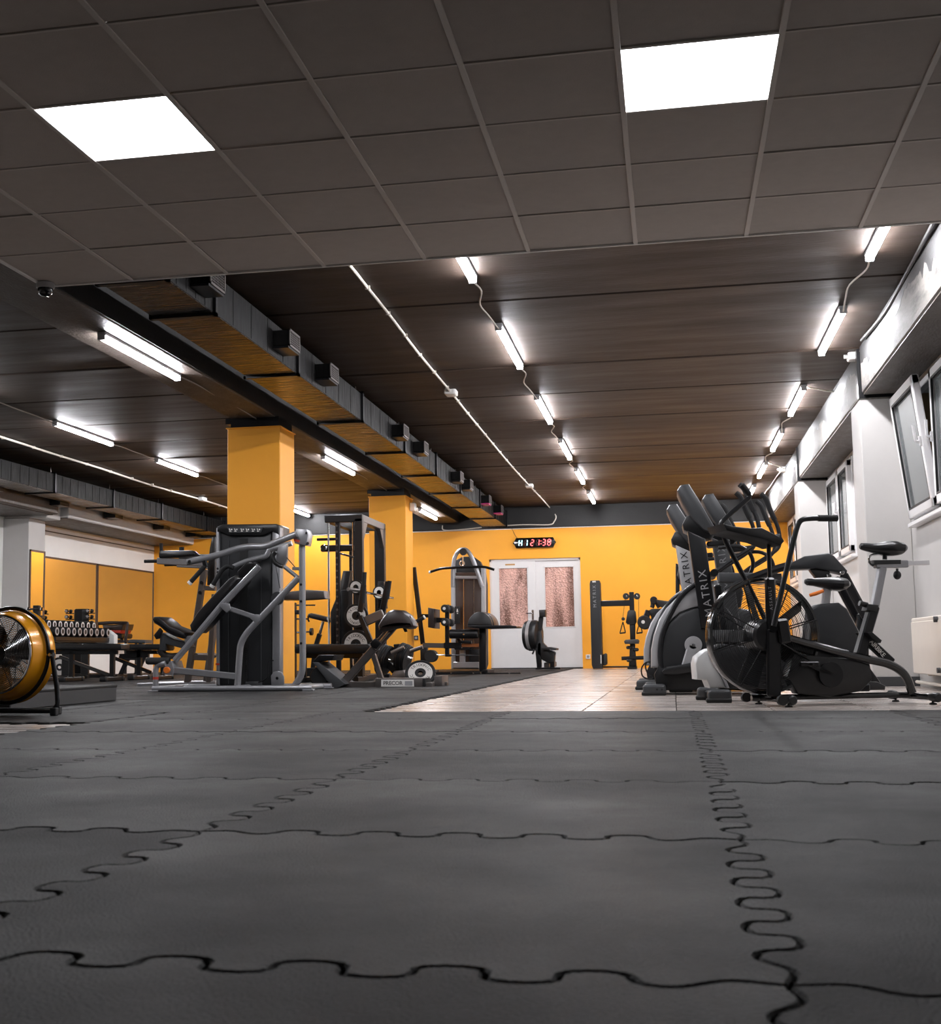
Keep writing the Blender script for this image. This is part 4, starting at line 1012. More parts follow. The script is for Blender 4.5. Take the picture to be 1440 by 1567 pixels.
# blue-grey wall-side treadmill console seen past the pale mast
K = PL(0, 13.2, 0)
T = thing('treadmill', 'treadmill with grey console standing behind the cross trainers', 'treadmill', (.45, 13.3, ZT))
mb = MB(); K.poly(mb, [(1034, 862), (1040, 864), (1040, 1040), (1034, 1040)], -.02, .06, .006); mb.build('upright', 'black_metal', T)
mb = MB(); K.poly(mb, [(1036, 880), (1042, 853), (1048, 852), (1066, 888), (1064, 906), (1048, 902)], -.1, .6, .03); mb.build('console', 'shroud_grey', T)
mb = MB(); K.poly(mb, [(1034, 1030), (1044, 1022), (1200, 1026), (1260, 1030), (1260, 1036), (1034, 1036)], -.1, .6, .02); mb.build('deck', 'shroud', T)
mb = MB(); K.poly(mb, [(1060, 1023.5), (1258, 1027.5), (1258, 1028.5), (1060, 1026)], .0, .5, 0); mb.build('belt', 'rubber_black', T)
mb = MB(); K.poly(mb, [(1034, 862), (1040, 864), (1040, 1040), (1034, 1040)], .5, .58, .006, 0); mb.build('upright', 'black_metal', T)
# loose cable hanging in loops at the foot of the silver cover
q = at(988, 1040, Y=10.6)
tag(MB().tube(smooth([at(u, v, Y=10.6+k*.01) for k, (u, v) in enumerate(((999, 1017), (990, 1013), (982, 1022), (983, 1034), (992, 1039), (999, 1037), (990, 1028), (988, 1016), (996, 1012), (1002, 1020), (1003, 1040), (1000, 1046)))], 4), .006, 6).build('power_cable', 'rubber_black'), 'looped black power cable at the foot of the silver-fronted cross trainer', 'cable')
# ------------------------------------------------------------------ incline press in front of the near yellow pillar
Z1 = ZP(180, 760, 4.5, -3.9, 11.15)
T = thing('incline_press', 'grey tubular incline press machine with black weight tower in front of the yellow pillar', 'gym machine', (-4.0, 11.5, 0))
gr = 'steel_grey'
for o in (0.0, .66):
    part(T, 'base_rail', gr, lambda m: Z1.tube(m, [(240, 1325), (1340, 1318)], .026, o, ref=0, n=12))
    for x in (250, 1315):
        q = Z1.p(x, 1338)+Z1.W*o; part(T, 'foot_plate', gr, lambda m: m.box((q.x-.05, q.y-.035, 0), (q.x+.05, q.y+.035, .012), .003))
q0 = Z1.p(262, 1325); part(T, 'base_cross', gr, lambda m: m.cyl(q0, q0+Z1.W*.66, .026, 12))
q1 = Z1.p(1270, 1320); part(T, 'base_cross', gr, lambda m: m.cyl(q1, q1+Z1.W*.66, .026, 12))
q2 = Z1.p(815, 1320); part(T, 'base_cross', gr, lambda m: m.cyl(q2, q2+Z1.W*.66, .026, 12))
part(T, 'front_post', gr, lambda m: Z1.tube(m, [(262, 1325), (262, 1190), (275, 1160), (330, 1150)], .026, .05, .06, 12))
MB().lathe(Z1.p(262, 1250, .05), (0, 0, 1), [(.0268, -.012), (.0268, .012)], 14).build('red_sticker', 'red_label', T)
part(T, 'foot_roller', 'foam', lambda m: m.tube([Z1.p(198, 1133, .0), Z1.p(208, 1132, .0), Z1.p(350, 1132, .1), Z1.p(358, 1132, .1)], [.026, .034, .034, .028], 14))
part(T, 'seat', 'leather', lambda m: Z1.poly(m, [(232, 848), (244, 827), (280, 826), (325, 858), (355, 888), (410, 908), (462, 936), (466, 965), (440, 978), (385, 962), (330, 935), (285, 895), (245, 870)], .18, .52, .03))
part(T, 'seat_wing', 'leather', lambda m: Z1.poly(m, [(245, 955), (285, 905), (300, 925), (285, 975), (262, 982)], .16, .22, .01))
part(T, 'seat_bracket', 'shroud_grey', lambda m: Z1.poly(m, [(290, 935), (320, 950), (385, 985), (460, 1000), (480, 1035), (440, 1045), (330, 1015), (325, 1060), (285, 1062)], .24, .46, .01))
part(T, 'seat_arc', 'steel_warm', lambda m: Z1.tube(m, [(285, 1055), (310, 1085), (360, 1100), (420, 1095)], .03, .35, .06))
part(T, 'adjust_quadrant', gr, lambda m: Z1.poly(m, [(455, 985), (480, 960), (520, 955), (500, 1010), (475, 1030)], .22, .25, .003))
part(T, 'orange_knob', 'orange_plastic', lambda m: Z1.disc(m, (335, 1195), .03, .0, .03, 14))
part(T, 'low_pivot', gr, lambda m: Z1.poly(m, [(325, 1150), (370, 1130), (385, 1180), (380, 1230), (300, 1225)], .08, .34, .006))
part(T, 'backrest', 'leather', lambda m: Z1.poly(m, [(490, 885), (545, 795), (640, 690), (760, 565), (805, 540), (850, 558), (842, 580), (760, 680), (660, 800), (575, 900), (530, 938), (500, 925)], .18, .52, .03))
part(T, 'headrest', 'leather', lambda m: Z1.poly(m, [(820, 515), (880, 452), (918, 445), (938, 462), (900, 520), (865, 560), (830, 548)], .24, .46, .02))
part(T, 'backrest_tube', gr, lambda m: Z1.tube(m, [(395, 1130), (520, 985), (720, 745), (975, 480)], .030, .14))
part(T, 'main_frame', gr, lambda m: Z1.tube(m, [(825, 1318), (832, 1200), (846, 1010), (890, 935), (1245, 560)], .030, .12, .12, 14))
part(T, 'upright', gr, lambda m: Z1.tube(m, [(1212, 1312), (1272, 1225), (1275, 1100), (1270, 320)], .030, .12, .12, 14))
for y in (605, 720, 1010): part(T, 'bolt', 'black_metal', lambda m: Z1.disc(m, (1262, y), .012, .083, .092, 10))
part(T, 'low_beam', gr, lambda m: Z1.bar(m, (380, 1195), (835, 1240), .05, .06, .12, .006))
part(T, 'link', gr, lambda m: Z1.bar(m, (735, 760), (970, 838), .03, .045, .14, .006))
for uv in ((742, 765), (945, 840)): part(T, 'link_plate', gr, lambda m: Z1.poly(m, [(uv[0]-40, uv[1]-28), (uv[0]+25, uv[1]-30), (uv[0]+38, uv[1]+10), (uv[0]+8, uv[1]+35), (uv[0]-35, uv[1]-5)], .09, .11, .003))
part(T, 'press_arm', gr, lambda m: m.tube(smooth([Z1.p(u, v, .02) for u, v in ((480, 452), (600, 425), (720, 393), (830, 358), (920, 345), (1010, 343), (1100, 310), (1230, 258))], 4), .030, 14))
part(T, 'arm_cap', 'black_plastic', lambda m: Z1.disc(m, (493, 449), .018, -.014, -.004, 12))
part(T, 'press_arm', gr, lambda m: m.tube(smooth([Z1.p(u, v, .55) for u, v in ((795, 485), (880, 448), (960, 425), (1020, 408), (1040, 380), (1060, 362), (1200, 320))], 4), .026, 12))
part(T, 'arm_head', gr, lambda m: Z1.poly(m, [(1228, 222), (1300, 225), (1312, 260), (1300, 335), (1218, 322), (1210, 290)], .04, .20, .008))
part(T, 'arm_sticker', 'red_label', lambda m: Z1.poly(m, [(1214, 290), (1252, 300), (1250, 316), (1214, 306)], .036, .041))
part(T, 'arm_head_rod', 'chrome', lambda m: m.cyl(Z1.p(1300, 250, .0), Z1.p(1300, 250, .26), .012, 10).cyl(Z1.p(1308, 322, .0), Z1.p(1308, 322, .26), .014, 10))
for o, pts in ((.02, [(602, 478), (495, 597)]), (.52, [(800, 492), (760, 476), (722, 500), (648, 620)])):
    g = part(T, 'grip', 'foam', lambda m: Z1.tube(m, pts, .022, o, .05, 12)); a, b = Z1.p(*pts[-2], o), Z1.p(*pts[-1], o); d = (b-a).normalized()
    part(g, 'grip_end', 'label_white', lambda m: m.cyl(b-d*.02, b+d*.006, .024, 12))
part(T, 'grip_bracket', 'black_metal', lambda m: Z1.bar(m, (595, 430), (608, 485), .04, .04, .02))
part(T, 'lever_plate', 'steel_grey', lambda m: Z1.poly(m, [(1105, 345), (1168, 325), (1166, 440), (1140, 490), (1085, 440), (1095, 400)], .22, .26, .006))
part(T, 'bumper', 'black_plastic', lambda m: m.tube(smooth([Z1.p(u, v, .2) for u, v in ((1085, 378), (1070, 410), (1082, 452), (1118, 476), (1138, 482))], 4), .02, 10))
part(T, 'damper', 'steel_grey', lambda m: Z1.tube(m, [(1148, 482), (1240, 556)], .019, .16, 0, 10))
part(T, 'tie_bar', 'steel_grey', lambda m: Z1.bar(m, (1205, 495), (1268, 497), .03, .03, .13))
part(T, 'cable', 'rubber_black', lambda m: Z1.tube(m, [(1088, 470), (1118, 630)], .004, .45, 0, 6))
part(T, 'cable', 'rubber_black', lambda m: Z1.tube(m, [(1165, 420), (1235, 500)], .004, .2, 0, 6))
part(T, 'pulley', 'shroud_grey', lambda m: Z1.disc(m, (1098, 700), .062, .42, .45, 22))
part(T, 'lower_pulley', 'steel_grey', lambda m: Z1.poly(m, [(1058, 1300), (1055, 1235), (1070, 1208), (1100, 1200), (1130, 1210), (1145, 1240), (1145, 1300)], .40, .42, .004))
part(T, 'pulley_bolt', 'black_metal', lambda m: Z1.disc(m, (1097, 1250), .014, .39, .40, 12))
part(T, 'cable_rod', 'black_metal', lambda m: Z1.tube(m, [(880, 1290), (990, 1275), (1035, 1250), (1038, 1130), (1075, 1128)], .006, .38, .03, 6))
part(T, 'weight_pad', 'shroud_grey', lambda m: Z1.poly(m, [(880, 1275), (965, 1275), (965, 1302), (880, 1302)], .36, .5, .006))
# weight tower
tw_ = part(T, 'weight_tower', 'shroud', lambda m: Z1.poly(m, [(700, 235), (1062, 230), (1062, 1300), (690, 1300)], .62, .92, .02))
part(tw_, 'tower_slot', 'label_black', lambda m: Z1.poly(m, [(842, 290), (896, 288), (896, 1298), (838, 1298)], .612, .622))
part(tw_, 'panel_line', 'shroud_grey', lambda m: Z1.poly(m, [(760, 300), (764, 300), (764, 1290), (760, 1290)], .615, .622))
part(tw_, 'panel_line', 'shroud_grey', lambda m: Z1.poly(m, [(985, 300), (989, 300), (989, 1290), (985, 1290)], .615, .622))
hs = MB()
for k in range(16): Z1.disc(hs, (884, 1045+k*14.5), .010, .606, .613, 8, .001)
hs.build('selector_holes', 'gap_black', tw_, 'stuff')
part(T, 'tower_cap', 'black_plastic', lambda m: Z1.poly(m, [(682, 205), (720, 190), (1090, 186), (1112, 200), (1112, 262), (1062, 240), (1000, 268), (760, 268), (700, 240), (682, 240)], .58, .94, .02))
part(T, 'pictogram_strip', 'shroud_grey', lambda m: Z1.poly(m, [(752, 212), (1000, 210), (985, 246), (770, 248)], .572, .582))
for k in range(6):
    x = 768+k*36+(8 if k > 1 else 0)+(4 if k > 3 else 0)
    part(T, 'pictogram', 'label_white', lambda m: Z1.tube(m, [(x, 220), (x+6, 232), (x+2, 240), (x+14, 238)], .0045, .568, 0, 5))
    part(T, 'pictogram_head', 'label_white', lambda m: Z1.disc(m, (x+16, 226), .0075, .564, .570, 8, .001))
for a in ((676, 698), (1062, 1118)):
    part(T, 'tower_post', gr, lambda m: Z1.poly(m, [(a[0], 215), (a[1], 212), (a[1], 1300), (a[0], 1300)], .60, .72, .015))
part(T, 'post_sticker', 'red_label', lambda m: Z1.poly(m, [(674, 1148), (700, 1148), (700, 1160), (674, 1160)], .593, .60))
for y in (495, 520): part(T, 'bolt', 'black_metal', lambda m: Z1.disc(m, (687, y), .011, .590, .60, 10))
part(T, 'side_tray', 'steel_warm', lambda m: Z1.poly(m, [(1130, 660), (1290, 640), (1420, 648), (1428, 700), (1290, 710), (1130, 712)], .80, 1.0, .012))

# ------------------------------------------------------------------ captain's chair behind it
C1 = ZP(210, 820, 6.267, -4.9, 13.3)
T = thing('knee_raise_chair', 'grey knee raise tower with padded arms and black backrest behind the incline press', 'gym machine', (-5.1, 13.5, 0))
for o in (0.0, .58):
    part(T, 'leg_post', 'steel_warm', lambda m: C1.bar(m, (645, 320), (480, 1410), .06, .065, o, .006, ref=0))
    part(T, 'rear_post', 'steel_warm', lambda m: C1.bar(m, (745, 560), (690, 1410), .06, .06, o, .006, ref=0))
    part(T, 'base_rail', 'steel_grey', lambda m: C1.bar(m, (5, 1438), (760, 1420), .06, .06, o, .008, ref=0))
    part(T, 'arm_beam', 'steel_grey', lambda m: C1.bar(m, (195, 240), (640, 262), .05, .07, o, .006, ref=0))
    part(T, 'arm_pad', 'leather', lambda m: C1.poly(m, [(222, 160), (240, 145), (540, 142), (585, 178), (580, 190), (470, 205), (230, 215), (220, 205)], o-.05, o+.07, .015, 0))
    part(T, 'grip', 'foam', lambda m: C1.tube(m, [(230, 160), (229, 72)], .019, o, ref=0))
    part(T, 'end_grip', 'foam', lambda m: C1.tube(m, [(70, 245), (205, 242)], .019, o, ref=0))
    for y in (450, 545): part(T, 'bolt', 'black_metal', lambda m: C1.disc(m, (628-(y-450)*.15, y), .02, o-.05, o-.03, 10, ref=0))
part(T, 'dip_post', 'foam', lambda m: C1.tube(m, [(433, 145), (433, 108)], .02, .1))
part(T, 'backrest', 'leather', lambda m: C1.poly(m, [(712, 10), (748, 8), (745, 470), (700, 480), (665, 470), (668, 300), (690, 120)], .12, .46, .02))
part(T, 'cross_tie', 'steel_warm', lambda m: m.cyl(C1.p(560, 1150), C1.p(560, 1150)+C1.W*.58, .03, 10))
part(T, 'side_tie', 'steel_warm', lambda m: C1.bar(m, (545, 1165), (720, 1170), .05, .06, .0, .005))
part(T, 'side_tie', 'steel_warm', lambda m: C1.bar(m, (640, 500), (750, 505), .05, .05, .0, .005))
# ------------------------------------------------------------------ back extension bench with PRECOR plate
Z2 = ZP(420, 760, 4.5, -3.2, 12.05)
T = thing('back_extension_bench', 'grey back extension bench with brown hip pads and tilted foot plate', 'gym bench', (-3.0, 12.3, 0))
part(T, 'base_beam', 'steel_warm', lambda m: Z2.bar(m, (430, 1298), (1030, 1300), .10, .07, .22, .008))
part(T, 'foot_plate', 'shroud_grey', lambda m: Z2.poly(m, [(262, 1140), (300, 1138), (490, 1290), (430, 1322), (405, 1322)], .02, .42, .006))
part(T, 'heel_stop', 'black_metal', lambda m: Z2.poly(m, [(262, 1140), (305, 1090), (410, 1090), (398, 1128), (300, 1132)], .02, .42, .006))
part(T, 'roller', 'foam', lambda m: Z2.disc(m, (310, 1240), .10, .06, .38, 22, .012))
part(T, 'main_bar', 'steel_warm', lambda m: Z2.bar(m, (470, 1290), (842, 870), .06, .075, .22, .008))
part(T, 'inner_bar', 'chrome', lambda m: Z2.bar(m, (690, 1050), (790, 930), .02, .03, .18, .003))
part(T, 'support_leg', 'steel_warm', lambda m: Z2.bar(m, (680, 1085), (738, 1262), .05, .05, .22, .006))
part(T, 'clamp', 'black_metal', lambda m: Z2.poly(m, [(655, 1010), (690, 975), (735, 1010), (700, 1050), (670, 1040)], .15, .29, .008))
part(T, 'front_box', 'steel_warm', lambda m: Z2.poly(m, [(695, 1250), (1040, 1250), (1040, 1322), (695, 1322)], .12, .34, .006))
part(T, 'end_cap', 'black_plastic', lambda m: Z2.poly(m, [(1020, 1252), (1042, 1252), (1042, 1322), (1020, 1322)], .11, .35, .004, .12))
lb = part(T, 'name_plate', 'label_white', lambda m: Z2.poly(m, [(735, 1260), (958, 1260), (960, 1308), (735, 1308)], .113, .121))
a, b = Z2.p(742, 1285, .112), Z2.p(890, 1285, .112); text_mesh('PRECOR', 'lettering', 'label_black', lb, (a+b)/2, V((1, 0, 0)), V((0, 0, 1)), .038, .002, spacing=.92)
part(lb, 'side_mark', 'label_grey', lambda m: Z2.poly(m, [(898, 1270), (950, 1270), (950, 1300), (898, 1300)], .110, .1125))
part(T, 'rear_foot', 'steel_warm', lambda m: Z2.poly(m, [(1100, 1236), (1153, 1234), (1155, 1302), (1120, 1308), (1100, 1308)], .30, .66, .006))
part(T, 'rear_rail', 'steel_warm', lambda m: Z2.bar(m, (1030, 1300), (1150, 1300), .08, .05, .48, .006, ref=.12))
part(T, 'cross_foot', 'steel_warm', lambda m: m.box(Z2.p(1040, 1318, .12), Z2.p(1040, 1318, .12)+V((.06, .55, .05)), .006))
for o in (.05, .36):
    part(T, 'hip_pad', 'leather_brown', lambda m: Z2.poly(m, [(708, 885), (735, 835), (775, 790), (815, 777), (880, 782), (925, 815), (958, 862), (966, 890), (950, 908), (915, 912), (880, 905), (845, 905), (790, 915), (735, 932), (712, 920)], o-.10, o+.12, .05))
    part(T, 'pad_plate', 'black_metal', lambda m: Z2.poly(m, [(760, 900), (850, 850), (900, 880), (915, 930), (895, 932), (880, 900), (790, 915)], o, o+.02, .003))
part(T, 'handle', 'foam', lambda m: Z2.tube(m, [(840, 872), (940, 828)], .017, .0, 0, 10))
part(T, 'handle', 'foam', lambda m: Z2.tube(m, [(968, 866), (1034, 830)], .020, .42, 0, 10))
part(T, 'handle_end', 'label_white', lambda m: m.cyl(Z2.p(1030, 832, .42), Z2.p(1037, 828, .42), .022, 10))
# loose plate leaning behind the bench
PP = ZP(420, 760, 4.5, -2.6, 12.75); c = PP.p(1005, 1262); c.z = .13
lp_ = MB().build; d0 = V((.12, -.80, .58))
T = thing('weight_plate', 'loose black weight plate with white ring leaning behind the bench end', 'weight plate', (c.x, c.y, 0))
weight_plate(.155, .03, T, V((c.x, c.y, .122)), -d0, True, text='TRIDONIC', name='disc', parent=T)

# ------------------------------------------------------------------ smith rack by the far yellow pillar
R1 = ZP(480, 770, 9.0, -3.9, 15.0)
T = thing('smith_rack', 'tall black smith rack with plates on storage pegs beside the far yellow pillar', 'power rack', (-3.9, 15.6, 0))
ztop = R1.p(600, 150).z
def post(x0, x1, o, nm='upright', mat='dark_metal', dep=.09):
    a, b = R1.p(x0, 160, 0), R1.p(x1, 160, 0); yy = R1.P.y+o
    return MB().box((a.x, yy, 0), (b.x, yy+dep, ztop-.05), .006).build(nm, mat, T)
post(560, 668, 0); post(290, 348, .02, dep=.06)
m0, m1 = R1.p(148, 150), R1.p(668, 205)
MB().box((m0.x, 15.0, ztop-.09), (m1.x, 15.09, ztop), .006).build('top_beam', 'dark_metal', T)
MB().box((m1.x-.11, 15.05, ztop-.09), (m1.x, 16.25, ztop), .006).build('top_beam', 'steel_warm', T)
MB().box((m0.x, 15.05, ztop-.09), (m0.x+.08, 16.25, ztop), .006).build('top_beam', 'dark_metal', T)
MB().box((m0.x, 16.2, ztop-.09), (m1.x, 16.29, ztop), .006).build('top_beam', 'dark_metal', T)
MB().box((m1.x-.13, 16.2, 0), (m1.x, 16.3, ztop-.05), .006).build('upright', 'black_metal', T)
MB().box((m0.x, 16.2, 0), (m0.x+.08, 16.28, ztop-.05), .006).build('upright', 'black_metal', T)
for yy in (15.045, 16.24): MB().box((m0.x-.1, yy-.045, 0), (m1.x+.05, yy+.045, .06), .006).build('base_beam', 'black_metal', T)
MB().box((m1.x-.1, 15.0, 0), (m1.x-.01, 16.3, .06), .006).build('base_beam', 'black_metal', T)
MB().prism([(m1.x-.055, 15.09, ztop-.09), (m1.x-.055, 15.3, ztop-.09), (m1.x-.055, 15.09, ztop-.32)], (.05, 0, 0)).build('gusset', 'steel_warm', T)
MB().prism([(m1.x-.055, 16.2, ztop-.09), (m1.x-.055, 16.0, ztop-.09), (m1.x-.055, 16.2, ztop-.32)], (.05, 0, 0)).build('gusset', 'steel_warm', T)
for x, o, zb in ((203, .04, .08), (538, .04, .08)):
    a = R1.p(x, 200, o); part(T, 'guide_rod', 'chrome', lambda m: m.cyl((a.x, a.y, .06), (a.x, a.y, ztop-.09), .013, 10))
hl = MB()
for k in range(22): q = R1.p(315, 250, .02); hl.lathe((q.x, q.y-.001, .3+k*.078), (0, 1, 0), [(.010, -.003), (.014, -.003), (.014, .003)], 8)
hl.build('peg_holes', 'steel_warm', T, 'stuff')
# carriage with hooks and the barbell
MB().box(R1.p(95, 580, .03), R1.p(540, 655, .03)+V((0, .08, 0)), .01).build('carriage', 'black_metal', T)
MB().box(R1.p(40, 482, .05), R1.p(340, 508, .05)+V((0, .05, 0)), .006).build('carriage_bar', 'black_metal', T)
MB().cyl(R1.p(350, 690, .0), R1.p(560, 745, -.02), .012, 10).build('safety_rod', 'chrome', T)
MB().lathe(R1.p(140, 615, .02), (0, 1, 0), [(.03, -.02), (.042, -.01), (.042, .02)], 14).build('carriage_roller', 'chrome', T)
R2 = ZP(480, 890, 9.0, -3.9, 15.0)
part(T, 'slant_pad', 'leather', lambda m: R2.poly(m, [(400, -150), (510, -150), (470, 80), (370, 360), (360, 860), (230, 860), (225, 420), (330, 160)], .35, .5, .02))
part(T, 'storage_column', 'shroud', lambda m: R2.poly(m, [(360, 120), (700, 90), (740, 860), (350, 860)], .14, .26, .012))
bar_ = part(T, 'barbell', 'steel_warm', lambda m: m.tube([R2.p(470, 105, -.30), R2.p(620, 120, -.12)], .022, 12))
part(bar_, 'bar_sleeve', 'chrome', lambda m: m.cyl(R2.p(720, 150, .1), R2.p(1090, 225, .9), .014, 10))
for (x, y, r, tx) in ((580, 75, .085, ''), (585, 470, .145, 'TRIDONIC'), (580, 865, .175, 'TRIDONIC')):
    c = R2.p(x, y, -.07); weight_plate(r, .035, T, c, V((0, 1, 0)), True, text=tx, parent=T)
    part(T, 'storage_peg', 'black_metal', lambda m: m.cyl(c+V((0, -.05, 0)), c+V((0, .12, 0)), .02, 12))
part(T, 'bar_rod', 'chrome', lambda m: m.cyl(R2.p(540, 200, .12), R2.p(540, 1150, .12), .012, 8))
c = R2.p(900, 150, .95); weight_plate(.09, .035, T, c, V((.25, .95, 0)), True, text='', parent=T)
part(T, 'far_column', 'black_metal', lambda m: R2.poly(m, [(880, 0), (965, 0), (1000, 370), (880, 370)], 1.02, 1.12, .008))
part(T, 'lever_arm', 'black_metal', lambda m: R2.bar(m, (690, 40), (640, 420), .05, .065, -.25, .008))
part(T, 'lever_arm', 'black_metal', lambda m: R2.bar(m, (640, 470), (790, 830), .05, .06, -.25, .008))
part(T, 'lever_arm', 'black_metal', lambda m: R2.bar(m, (1030, 0), (950, 400), .05, .075, .45, .008))
part(T, 'grey_beam', 'steel_warm', lambda m: R2.bar(m, (690, 560), (960, 440), .06, .11, -.18, .008))
for (u0, v0, u1, v1, o) in ((700, -130, 680, 300, -.25), (1045, -10, 1010, 240, .45)):
    part(T, 'lever_grip', 'foam', lambda m: R2.tube(m, [(u0, v0), (u1, v1)], .028, o, 0, 12))
# flat bench in front of the rack
T = thing('flat_bench', 'flat black padded bench standing in front of the smith rack', 'gym bench', (-3.85, 14.4, 0))
F1 = PL(-3.85, 14.2)
part(T, 'pad', 'leather', lambda m: F1.poly(m, [(449, 988), (452, 985.5), (563, 985.5), (566, 988), (566, 998), (562, 1000), (452, 1000), (449, 998)], 0, .30, .02))
for u in (465, 552):
    part(T, 'leg', 'black_metal', lambda m: F1.bar(m, (u, 999), (u, 1040), .06, .06, .15, .006)); q = F1.p(u, 1040, .15)
    part(T, 'foot_bar', 'black_metal', lambda m: m.box((q.x-.03, q.y-.24, 0), (q.x+.03, q.y+.24, .06), .008))
part(T, 'spine', 'black_metal', lambda m: F1.bar(m, (460, 1003), (556, 1003), .07, .06, .15, .006))
part(T, 'spine', 'black_metal', lambda m: m.box((F1.p(465, 1036, .15).x, F1.P.y+.12, .01), (F1.p(552, 1036, .15).x, F1.P.y+.18, .055), .006))
# plate tree with slanted plates
G = ZP(480, 890, 9.0, -3.1, 13.9)
T = thing('plate_tree', 'low plate tree loaded with slanted black weight plates', 'plate rack', (-2.9, 14.2, 0))
part(T, 'base', 'steel_warm', lambda m: G.poly(m, [(1040, 1330), (1110, 1230), (1230, 1220), (1290, 1310), (1280, 1345), (1030, 1345)], -.1, .2, .008))
part(T, 'spine', 'black_metal', lambda m: G.bar(m, (820, 900), (1180, 1300), .07, .07, .1, .006))
part(T, 'stem', 'black_metal', lambda m: G.bar(m, (1180, 1300), (1150, 860), .07, .07, .1, .006))
axd = V((.93, -.15, -.30)).normalized()
for grp, (x0, y0, n, st, r) in enumerate(((930, 1060, 5, 20, .165), (1180, 1020, 6, 19, .15))):
    for k in range(n):
        c = G.p(x0+k*st, y0+k*6, .03+.01*k); weight_plate(r*(1-.03*(k % 3)), .022, T, c, axd, False, parent=T)
    a = G.p(x0-30, y0-10, .03); part(T, 'peg', 'chrome', lambda m: m.cyl(a, G.p(x0+n*st+60, y0+n*6+10, .1), .022, 12))
for (a, b) in (((1070, 985), (1245, 905)), ((1330, 960), (1500, 900))):
    part(T, 'carry_handle', 'steel_warm', lambda m: G.tube(m, [a, b], .022, -.12, 0, 10))
# adjustable bench behind
H = ZP(420, 760, 4.5, -4.3, 16.9)
T = thing('abdominal_bench', 'small abdominal bench with chrome post behind the flat bench', 'gym bench', (-4.35, 17.0, 0))
part(T, 'pad', 'leather', lambda m: H.poly(m, [(228, 808), (250, 802), (360, 830), (368, 850), (355, 864), (240, 835), (230, 828)], 0, .28, .02))
part(T, 'post', 'chrome', lambda m: H.tube(m, [(335, 860), (310, 955)], .02, .14))
part(T, 'post_sleeve', 'black_metal', lambda m: H.bar(m, (312, 945), (285, 1030), .06, .06, .14, .006))
part(T, 'leg', 'black_metal', lambda m: H.bar(m, (285, 1020), (262, 1215), .06, .06, .14, .006))
part(T, 'base', 'black_metal', lambda m: m.box((H.p(200, 1215).x, 16.9, 0), (H.p(330, 1200).x, 17.25, .13), .006))
part(T, 'hook', 'black_metal', lambda m: H.tube(m, [(232, 820), (232, 850), (240, 860)], .012, .1))
wp = part(T, 'peg', 'chrome', lambda m: H.tube(m, [(150, 935), (265, 930)], .012, .1))
weight_plate(.05, .03, T, H.p(248, 930, .1), V((1, 0, 0)), False, parent=T)
for (y, x1) in ((748, 282), (842, 235)): part(T, 'wall_peg', 'chrome', lambda m: H.tube(m, [(150, y), (x1, y)], .010, .3))
for y in (795, ): part(T, 'peg_block', 'black_metal', lambda m: H.poly(m, [(120, 780), (165, 780), (165, 810), (120, 810)], .25, .35, .004))
qq = H.p(134, 730, .3); part(T, 'peg_column', 'black_metal', lambda m: m.box((qq.x-.03, qq.y-.04, 0), (qq.x+.03, qq.y+.04, qq.z), .006))
# ------------------------------------------------------------------ yellow drum fan by the near mats
n = V((-.125, -.99, .06)).normalized(); cR = at(24, 1004, Y=7.02); cF = cR+n*.17; Rr = .268
T = thing('drum_fan', 'yellow drum floor fan on a black tube stand', 'fan', (cR.x, 6.95, 0))
MB().lathe(cR, n, [(Rr-.012, 0), (Rr+.004, 0), (Rr+.010, .008), (Rr+.002, .02), (Rr-.008, .07), (Rr-.022, .13), (Rr-.034, .165), (Rr-.044, .17), (Rr-.046, .15), (Rr-.03, .06), (Rr-.016, .02), (Rr-.012, 0)], 64, cap=False).build('drum', 'fan_yellow', T)
for c, nm, gR in ((cF+n*.004, 'front_guard', Rr-.04), (cR-n*.004, 'rear_guard', Rr)):
    m = MB()
    for k in range(17): m.ring(c, n, .055+k*(gR-.06)/16, .0018, 48, 4)
    g = m.build(nm, 'chrome', T, 'stuff')
    m = MB(); x, y, _ = frame_of(n)
    for k in range(12): d = x*math.cos(k*math.pi/6)+y*math.sin(k*math.pi/6); m.cyl(c+d*.04, c+d*(gR-.008), .0026, 5)
    m.build('guard_spokes', 'black_metal', T, 'stuff')
    MB().ring(c, n, gR-.004, .006, 56, 8).build('guard_hoop', 'chrome' if gR < Rr else 'black_metal', T)
MB().lathe(cR+n*.03, n, [(.03, 0), (.07, .0), (.075, .06), (.06, .10), (.0, .105)], 28).build('motor', 'black_plastic', T)
x, y, _ = frame_of(n)
for k in range(3):
    a = k*2*math.pi/3+.4; d = x*math.cos(a)+y*math.sin(a); t = n.cross(d)
    loft(MB(), [(cR+n*.08+d*.06, t*.05+n*.03, n*.003), (cR+n*.08+d*.15, t*.095+n*.04, n*.003), (cR+n*.08+d*.23, t*.085+n*.03, n*.003)], 12).build('blade', 'black_metal', T)
xr = V((n.y, -n.x, 0)).normalized()*-1; xr = xr if xr.x > 0 else -xr
zf = .024
